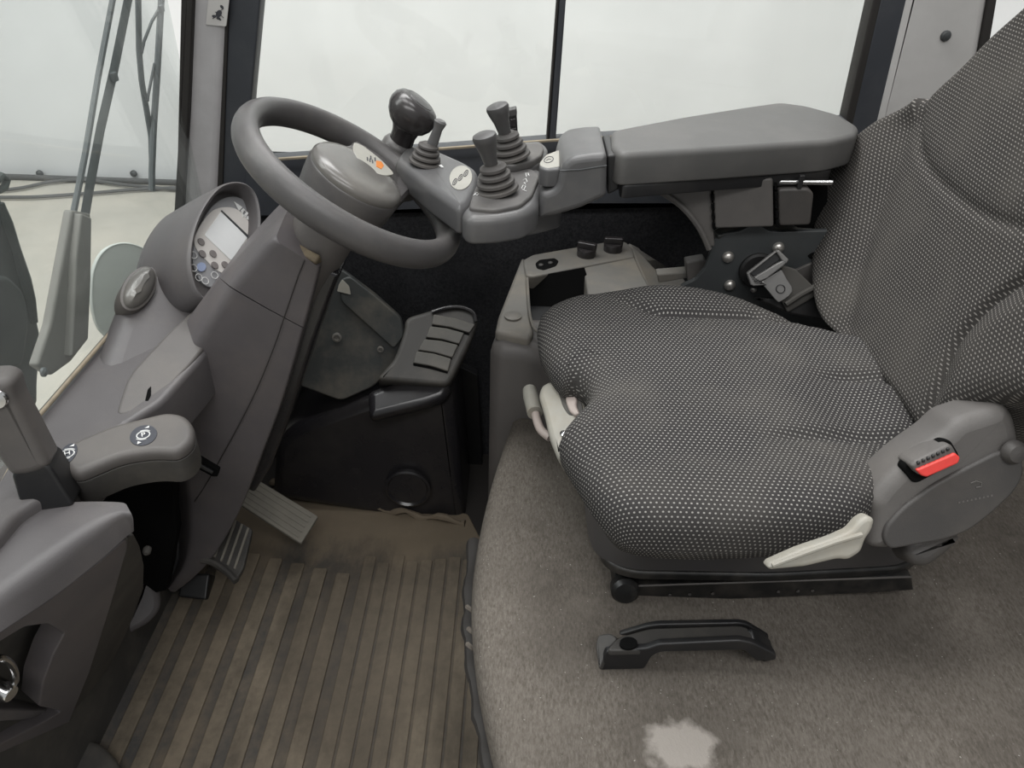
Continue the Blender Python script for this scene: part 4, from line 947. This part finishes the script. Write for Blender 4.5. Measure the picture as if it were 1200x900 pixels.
# backrest
LN = math.radians(17)
bn = V((-math.cos(LN), 0, math.sin(LN))); bfr = Fr((.428, SY, .60), bn, (0, 1, 0))
up_s = 1 if bfr.y.z > 0 else -1
def plinedist(pl, a, b_):
    best = 9; sgn = 1
    for (x0, y0), (x1, y1) in zip(pl, pl[1:]):
        dx, dy = x1-x0, y1-y0; L2 = dx*dx+dy*dy; u_ = max(0, min(1, ((a-x0)*dx+(b_-y0)*dy)/L2))
        d_ = math.hypot(a-x0-u_*dx, b_-y0-u_*dy)
        if d_ < best: best = d_; sgn = 1 if dx*(b_-y0)-dy*(a-x0) > 0 else -1
    return best, sgn
def spl(L): return [(v.x, v.y) for v in crom([(*bfr.px(*p), 0) for p in L], 4, False)]
SEAM_N = spl([(1068, 520), (1092, 465), (1118, 404), (1142, 372), (1168, 348), (1205, 322)])
SEAM_T = spl([(1092, 96), (1078, 140), (1078, 172), (1092, 203), (1132, 238), (1167, 257), (1215, 272)])
SEAM_F = spl([(1066, 150), (1050, 195), (1028, 250), (1008, 310), (994, 380)])
def bh(a, b_):
    z = b_*up_s; h = 0.0
    d, sg = plinedist(SEAM_N, a, b_); near = sg*NS > 0
    h -= .009*math.exp(-(d/.006)**2)
    if near: h += .020*sm(0, .05, d)
    d, sg = plinedist(SEAM_T, a, b_)
    h -= .0045*math.exp(-(d/.005)**2)
    if sg*TS > 0: h += .003*sm(0, .03, d)
    d, sg = plinedist(SEAM_F, a, b_)
    if sg*FS > 0: h += .022*sm(0, .06, d)
    h -= .004*math.exp(-(d/.016)**2)
    return h
NS = plinedist(SEAM_N, *bfr.px(1190, 420))[1]; TS = plinedist(SEAM_T, *bfr.px(1150, 150))[1]; FS = plinedist(SEAM_F, *bfr.px(985, 250))[1]
def bez(L, n):
    q = spl(L); d = [0]
    for a, b_ in zip(q, q[1:]): d.append(d[-1]+math.hypot(b_[0]-a[0], b_[1]-a[1]))
    out = []; k = 0
    for i in range(n+1):
        s = d[-1]*i/n
        while k < len(d)-2 and d[k+1] < s: k += 1
        f_ = (s-d[k])/max(1e-9, d[k+1]-d[k]); out.append((q[k][0]+(q[k+1][0]-q[k][0])*f_, q[k][1]+(q[k+1][1]-q[k][1])*f_))
    return out
NU, NV = 110, 130
farL = bez([(976, 390), (966, 366), (959, 325), (961, 262), (973, 212), (998, 174), (1045, 138), (1100, 96), (1150, 46), (1196, 4), (1250, -60), (1310, -140)], NV)
botL = bez([(976, 390), (1010, 424), (1046, 470), (1078, 516), (1108, 500), (1136, 482), (1166, 474), (1210, 470), (1270, 470)], NU)
ex_ = botL[-1][0]-0; topL0 = farL[-1]
nb, nt = botL[-1], (botL[-1][0]-(1 if botL[-1][0] > 0 else -1)*.05, topL0[1])
nearL = [(nb[0]+(nt[0]-nb[0])*(k/NV)**1.6, nb[1]+(nt[1]-nb[1])*k/NV) for k in range(NV+1)]
topL = [(topL0[0]+(nt[0]-topL0[0])*k/NU, topL0[1]+.05*up_s*math.sin(math.pi*k/NU)) for k in range(NU+1)]
g = G(); vs = []; uv = []; grid = []
for j in range(NV+1):
    v = j/NV
    for i in range(NU+1):
        u = i/NU; q = []
        for c in (0, 1):
            q.append((1-v)*botL[i][c]+v*topL[i][c]+(1-u)*farL[j][c]+u*nearL[j][c]-((1-u)*(1-v)*botL[0][c]+u*(1-v)*botL[-1][c]+(1-u)*v*topL[0][c]+u*v*topL[-1][c]))
        grid.append(q)
W_ = NU+1
def eround(i, j):
    q = grid[j*W_+i]; dd = []
    for e in (botL[i], topL[i], farL[j], nearL[j]): dd.append(math.hypot(q[0]-e[0], q[1]-e[1]))
    s = 0
    for d_, r_ in zip(dd, (.030, .04, .035, .04)):
        if d_ < r_: s += r_*.7*(1-math.sqrt(max(0, 1-(1-d_/r_)**2)))
    return s
for j in range(NV+1):
    for i in range(NU+1):
        a, b_ = grid[j*W_+i]; vs.append(bfr.at(a, b_, bh(a, b_)-min(.05, eround(i, j)))); uv.append((a, b_))
fs = [[j*W_+i, j*W_+i+1, (j+1)*W_+i+1, (j+1)*W_+i] for j in range(NV) for i in range(NU)]
rim_ = [i for i in range(W_)]+[j*W_+NU for j in range(1, NV+1)]+[NV*W_+i for i in range(NU-1, -1, -1)]+[j*W_ for j in range(NV-1, 0, -1)]
ca = sum(grid[k][0] for k in rim_)/len(rim_); cb = sum(grid[k][1] for k in rim_)/len(rim_)
prev = rim_
for (h_, s_) in ((-.045, 1.0), (-.075, .99), (-.10, .96), (-.115, .90)):
    base = len(vs)
    for k in rim_:
        a, b_ = grid[k]; vs.append(bfr.at(ca+(a-ca)*s_, cb+(b_-cb)*s_, h_)); L_ = math.hypot(a-ca, b_-cb); uv.append((a+(a-ca)/L_*(-h_), b_+(b_-cb)/L_*(-h_)))
    cur = list(range(base, base+len(rim_)))
    for k in range(len(rim_)):
        k2 = (k+1) % len(rim_); fs.append([prev[k], prev[k2], cur[k2], cur[k]])
    prev = cur
fs.append(prev[::-1])
g.add(vs, fs); g.uv = uv
obj('backrest', g, M['fabb'], t, sharp=80)
# pan, rails, covers
obj('seat_pan', slab([(688, 634), (694, 652), (714, 668), (742, 676), (900, 679), (1062, 670), (1110, 600), (1060, 500), (960, 440), (720, 440), (674, 520)], FZ(.425), .10, .02, .03, lift=.10, b2=.012), M['pan'], t)
obj('pan_lip', slab([(700, 655), (716, 671), (742, 679), (900, 682), (1062, 673), (1100, 630), (1060, 560), (740, 560)], FZ(.425), .012, .004, .02, lift=.012), M['rail'], t)
ry = P(900, 700, Z=.385).y
obj('slide_rail', slab([(722, 684), (735, 688), (1068, 675), (1071, 692), (900, 701), (760, 706), (724, 706), (718, 696)], FY(ry), .035, .002, .003), M['rail'], t)
obj('slide_rail', slab([(745, 600), (1060, 590), (1062, 604), (746, 614)], FY(ry+.28), .035, .002, .003), M['rail'], t)
obj('rail_edge', tube([P(730, 687, Y=ry-.001), P(1068, 676, Y=ry-.001)], .0013, 6), M['seatp'], t)
obj('rail_knob', lathe([(.017, -.012), (.017, 0), (.013, .005), (.002, .006)], Fr(P(733, 693, Y=ry-.004), (0, -1, .3)), 20), M['rail'], t)
for x in (785, 808, 835, 912, 935, 952):
    obj('rail_stud', lathe([(.002, 0), (.002, .001)], Fr(P(x, 697-(x-785)*.03, Y=ry-.001), (0, -1, 0)), 8), M['seatd'], t)
# side cover with buckle
sc = Fr(P(1100, 570, Y=.545), (.05, -.93, .36))
c4 = lambda L: [(900+x/4, 450+y/4) for x, y in L]
so_ = obj('side_cover', slab(c4([(480, 560), (530, 490), (600, 415), (700, 330), (830, 240), (900, 170), (1000, 140), (1130, 95), (1175, 150), (1200, 260), (1195, 420), (1150, 500), (1050, 600), (940, 690), (820, 740), (560, 790), (480, 780), (500, 640)]), sc, .05, .014, .012), M['seatp'], t)
obj('side_panel', slab(c4([(545, 660), (620, 575), (760, 470), (900, 395), (1090, 300), (1180, 330), (1190, 420), (1145, 500), (1040, 600), (930, 685), (820, 725), (560, 770), (530, 720)]), sc, .010, .003, .01, lift=.004), M['seatd'], t)
bu = G()
obj('buckle_well', slab(c4([(625, 395), (640, 365), (820, 258), (850, 262), (890, 330), (885, 360), (700, 458), (672, 458)]), sc, .012, .002, .003, lift=.003), M['void'], t)
bk = obj('buckle', slab(c4([(638, 365), (655, 345), (810, 265), (830, 270), (858, 320), (850, 345), (700, 412), (672, 405)]), sc, .025, .003, .003, lift=.012), M['seatp'], t, label='seat-belt buckle')
obj('release_button', slab(c4([(655, 378), (835, 300), (860, 322), (850, 348), (705, 412), (680, 405)]), sc, .006, .0018, .002, lift=.0145), M['red'], bk, label='red release button')
for k in range(7):
    x = 662+k*22.5; y = 345-k*10.5
    obj('rib', slab(c4([(x, y), (x+12, y-6), (x+16, y+8), (x+4, y+14)]), sc, .003, .0008, .001, lift=.0138), M['black'], bk)
obj('side_bolt', lathe([(.0115, 0), (.0115, .004), (.008, .009), (.002, .010)], Fr(PL(1186, 529, sc.o+sc.z*.003, sc.z), sc.z), 20), M['seatd'], t)
mk = G()
for k in range(9): mk.join(slab(c4([(880+k*19, 545-k*4), (888+k*19, 543-k*4), (888+k*19, 551-k*4), (880+k*19, 553-k*4)]), sc, .001, 0, 0, lift=.0044))
mk.join(tube([PL(900+x/4, 450+y/4, sc.o+sc.z*.0044, sc.z) for x, y in ((950, 465), (975, 455), (1000, 462), (1000, 480), (975, 485))], .0005, 6))
obj('moulded_mark', mk, M['seatp'], t)
kf = Fr(P(1078, 652, Y=.55), (-.15, -.9, .2))
obj('recliner_knob', slab(c4([(660, 770), (720, 740), (900, 705), (915, 725), (880, 770), (780, 850), (740, 862), (680, 850), (650, 800)]), Fr(P(1090, 648, Y=.55), (0, -.8, .6)), .035, .010, .008), M['seatd'], t)
obj('tilt_lever', slab(c4([(-2, 862), (10, 842), (150, 780), (300, 730), (390, 690), (430, 640), (470, 618), (505, 635), (490, 690), (460, 730), (440, 790), (380, 828), (330, 822), (180, 858), (15, 874)]), Fr(P(960, 650, Y=.455), (0, -.85, .5)), .014, .004, .004), M['beige'], t, label='chipped beige lever')
obj('lever_ridge', tube([PL(900+x/4, 450+y/4, P(960, 650, Y=.455)+V((0, -.85, .5))*.0015, V((0, -.85, .5)).normalized()) for x, y in ((20, 850), (180, 790), (320, 740), (440, 705))], .0022, 8), M['beige'], t)
# front control unit in the cushion's notch
ff = Fr(P(655, 490, Z=.535), (-.35, -.25, .90), (1, 0, 0))
c75 = lambda L: [(600+x/7.5, 420+y/7.5) for x, y in L]
obj('weight_adjuster', slab(c75([(228, 290), (250, 230), (320, 190), (430, 180), (560, 215), (640, 330), (640, 480), (560, 560), (470, 700), (440, 860), (390, 870), (320, 700), (270, 480), (225, 330)]), ff, .035, .008, .006), M['beige'], t, label='beige weight adjuster housing')
obj('adjuster_recess', slab(c75([(408, 300), (440, 280), (560, 285), (600, 340), (625, 460), (590, 510), (500, 500), (450, 430)]), ff, .003, .0005, .004, lift=.0008), M['dusty'], t)
obj('adjuster_rocker', slab(c75([(478, 340), (500, 318), (560, 320), (580, 380), (570, 430), (605, 500), (560, 520), (510, 480), (480, 400)]), ff, .008, .003, .004, lift=.005), M['pinkish'], t, label='pale tan rocker')
obj('adjuster_screw', lathe([(.004, 0), (.004, .001), (.001, .0015)], Fr(PL(660, 508, ff.o+ff.z*.0003, ff.z), ff.z), 14), M['chrome'], t)
fw2 = Fr(P(622, 470, Z=.50), FW*-1)
obj('slide_handle', tube([P(x, y, Z=.49) for x, y in ((620.5, 457), (622, 465), (627, 484))], [.0095, .0105, .0105], 14), M['beige'], t, label='beige slide handle')
obj('handle_wire', tube(crom([P(x, y, Z=.488) for x, y in ((627, 482), (630, 495), (635, 505), (645, 513))], 5, False), .0058, 10), M['pinkish'], t)

# ------------------------------------------------------------------ steel bracket and seat belt
t = thing('belt_bracket', 'slate steel bracket plate with shiny rivets between cushion and armrest', 'bracket', P(880, 345, Y=1.0))
yk = 1.0
obj('plate', slab([(797, 336), (815, 328), (826, 315), (832, 298), (836, 282), (846, 274), (868, 271), (880, 264), (892, 264), (900, 271), (915, 272), (985, 270), (990, 400), (900, 380), (830, 350)], FY(yk), .008, .0015, .005), M['steel'], t)
obj('top_flange', slab([(836, 270), (848, 262), (868, 261), (880, 255), (895, 256), (902, 262), (925, 260), (935, 266), (965, 268), (965, 272), (900, 272), (884, 265), (866, 272), (842, 277)], Fr(P(890, 268, Y=yk+.012), (0, -.4, .9)), .01, .002, .003), M['plate'], t)
for x, y in ((853, 301), (855, 334), (912, 290), (883, 339)):
    r_ = .0085 if y != 339 else .005
    obj('rivet', lathe([(r_, 0), (r_*.94, r_*.3), (r_*.72, r_*.6), (r_*.4, r_*.78), (.0004, r_*.84)], Fr(P(x, y, Y=yk-.0005), (0, -1, 0)), 20), M['rivet'], t)
obj('round_boss', lathe([(.026, 0), (.026, .006), (.023, .009), (.001, .009)], Fr(P(887, 316, Y=yk-.0005), (0, -1, .1)), 32), M['black'], t)
obj('oblong_hole', slab([(946, 300), (952, 296), (975, 294), (975, 302), (950, 304)], FY(yk-.0008), .002, .0003, .002), M['void'], t)
obj('side_tab', slab([(804, 308), (826, 304), (832, 315), (818, 332), (806, 330)], FY(yk+.03), .02, .002, .003), M['seatp'], t)
obj('base_flange', slab([(770, 322), (806, 319), (806, 326), (772, 332)], FY(yk+.04), .02, .002, .002), M['dustbox'], t)
obj('link_plate', slab([(930, 318), (962, 304), (985, 300), (985, 330), (950, 345)], FY(yk-.004), .005, .001, .004), M['seatp'], t)
bt = thing('seat_belt', 'dark webbing seat belt with steel tongue hanging over the bracket plate', 'seat belt', P(930, 350, Y=.95))
c5 = lambda L: [(780+x/5.4545, 230+y/5.4545) for x, y in L]
tf = Fr(P(915, 330, Y=.965), (-.15, -.93, .35))
obj('strap', slab(c5([(745, 440), (830, 465), (960, 590), (960, 640), (780, 745), (700, 600)]), tf, .006, .002, .003), M['webbing'], bt)
obj('strap_end', slab(c5([(690, 650), (860, 560), (980, 600), (1040, 800), (780, 750), (560, 650)]), Fr(tf.o-tf.z*.01, tf.z, tf.x), .012, .003, .006), M['black'], bt)
obj('fold', tube([PL(780+x/5.4545, 230+y/5.4545, tf.o+tf.z*.004, tf.z) for x, y in ((770, 690), (860, 630), (970, 570))], .004, 8), M['webbing'], bt)
obj('tongue', slab(c5([(600, 545), (735, 465), (770, 530), (800, 575), (805, 605), (780, 635), (745, 660), (715, 675), (690, 650), (640, 590)]), tf, .004, .001, .002, lift=.008), M['tongue'], bt, label='steel tongue')
for L in ([(510, 485), (525, 478), (570, 548), (620, 535), (640, 560), (555, 570), (535, 560)], [(545, 520), (700, 425), (750, 400), (770, 410), (745, 440), (640, 520), (560, 556)], [(690, 345), (715, 338), (778, 400), (765, 425), (745, 425), (705, 365)], [(510, 485), (690, 345), (706, 352), (530, 494)]):
    obj('frame_bar', slab(c5(L), tf, .007, .0018, .001, lift=.012), M['tongue'], bt)
obj('frame_slot', slab(c5([(535, 490), (700, 360), (735, 395), (565, 515)]), tf, .003, .0008, .001, lift=.007), M['black'], bt)
ho = obj('tongue_hole', tube([PL(780+x/5.4545, 230+y/5.4545, tf.o+tf.z*.0085, tf.z) for x, y in ell(735, 592, 28, 27, 0, 20)], .0007, 6, True), M['black'], bt)
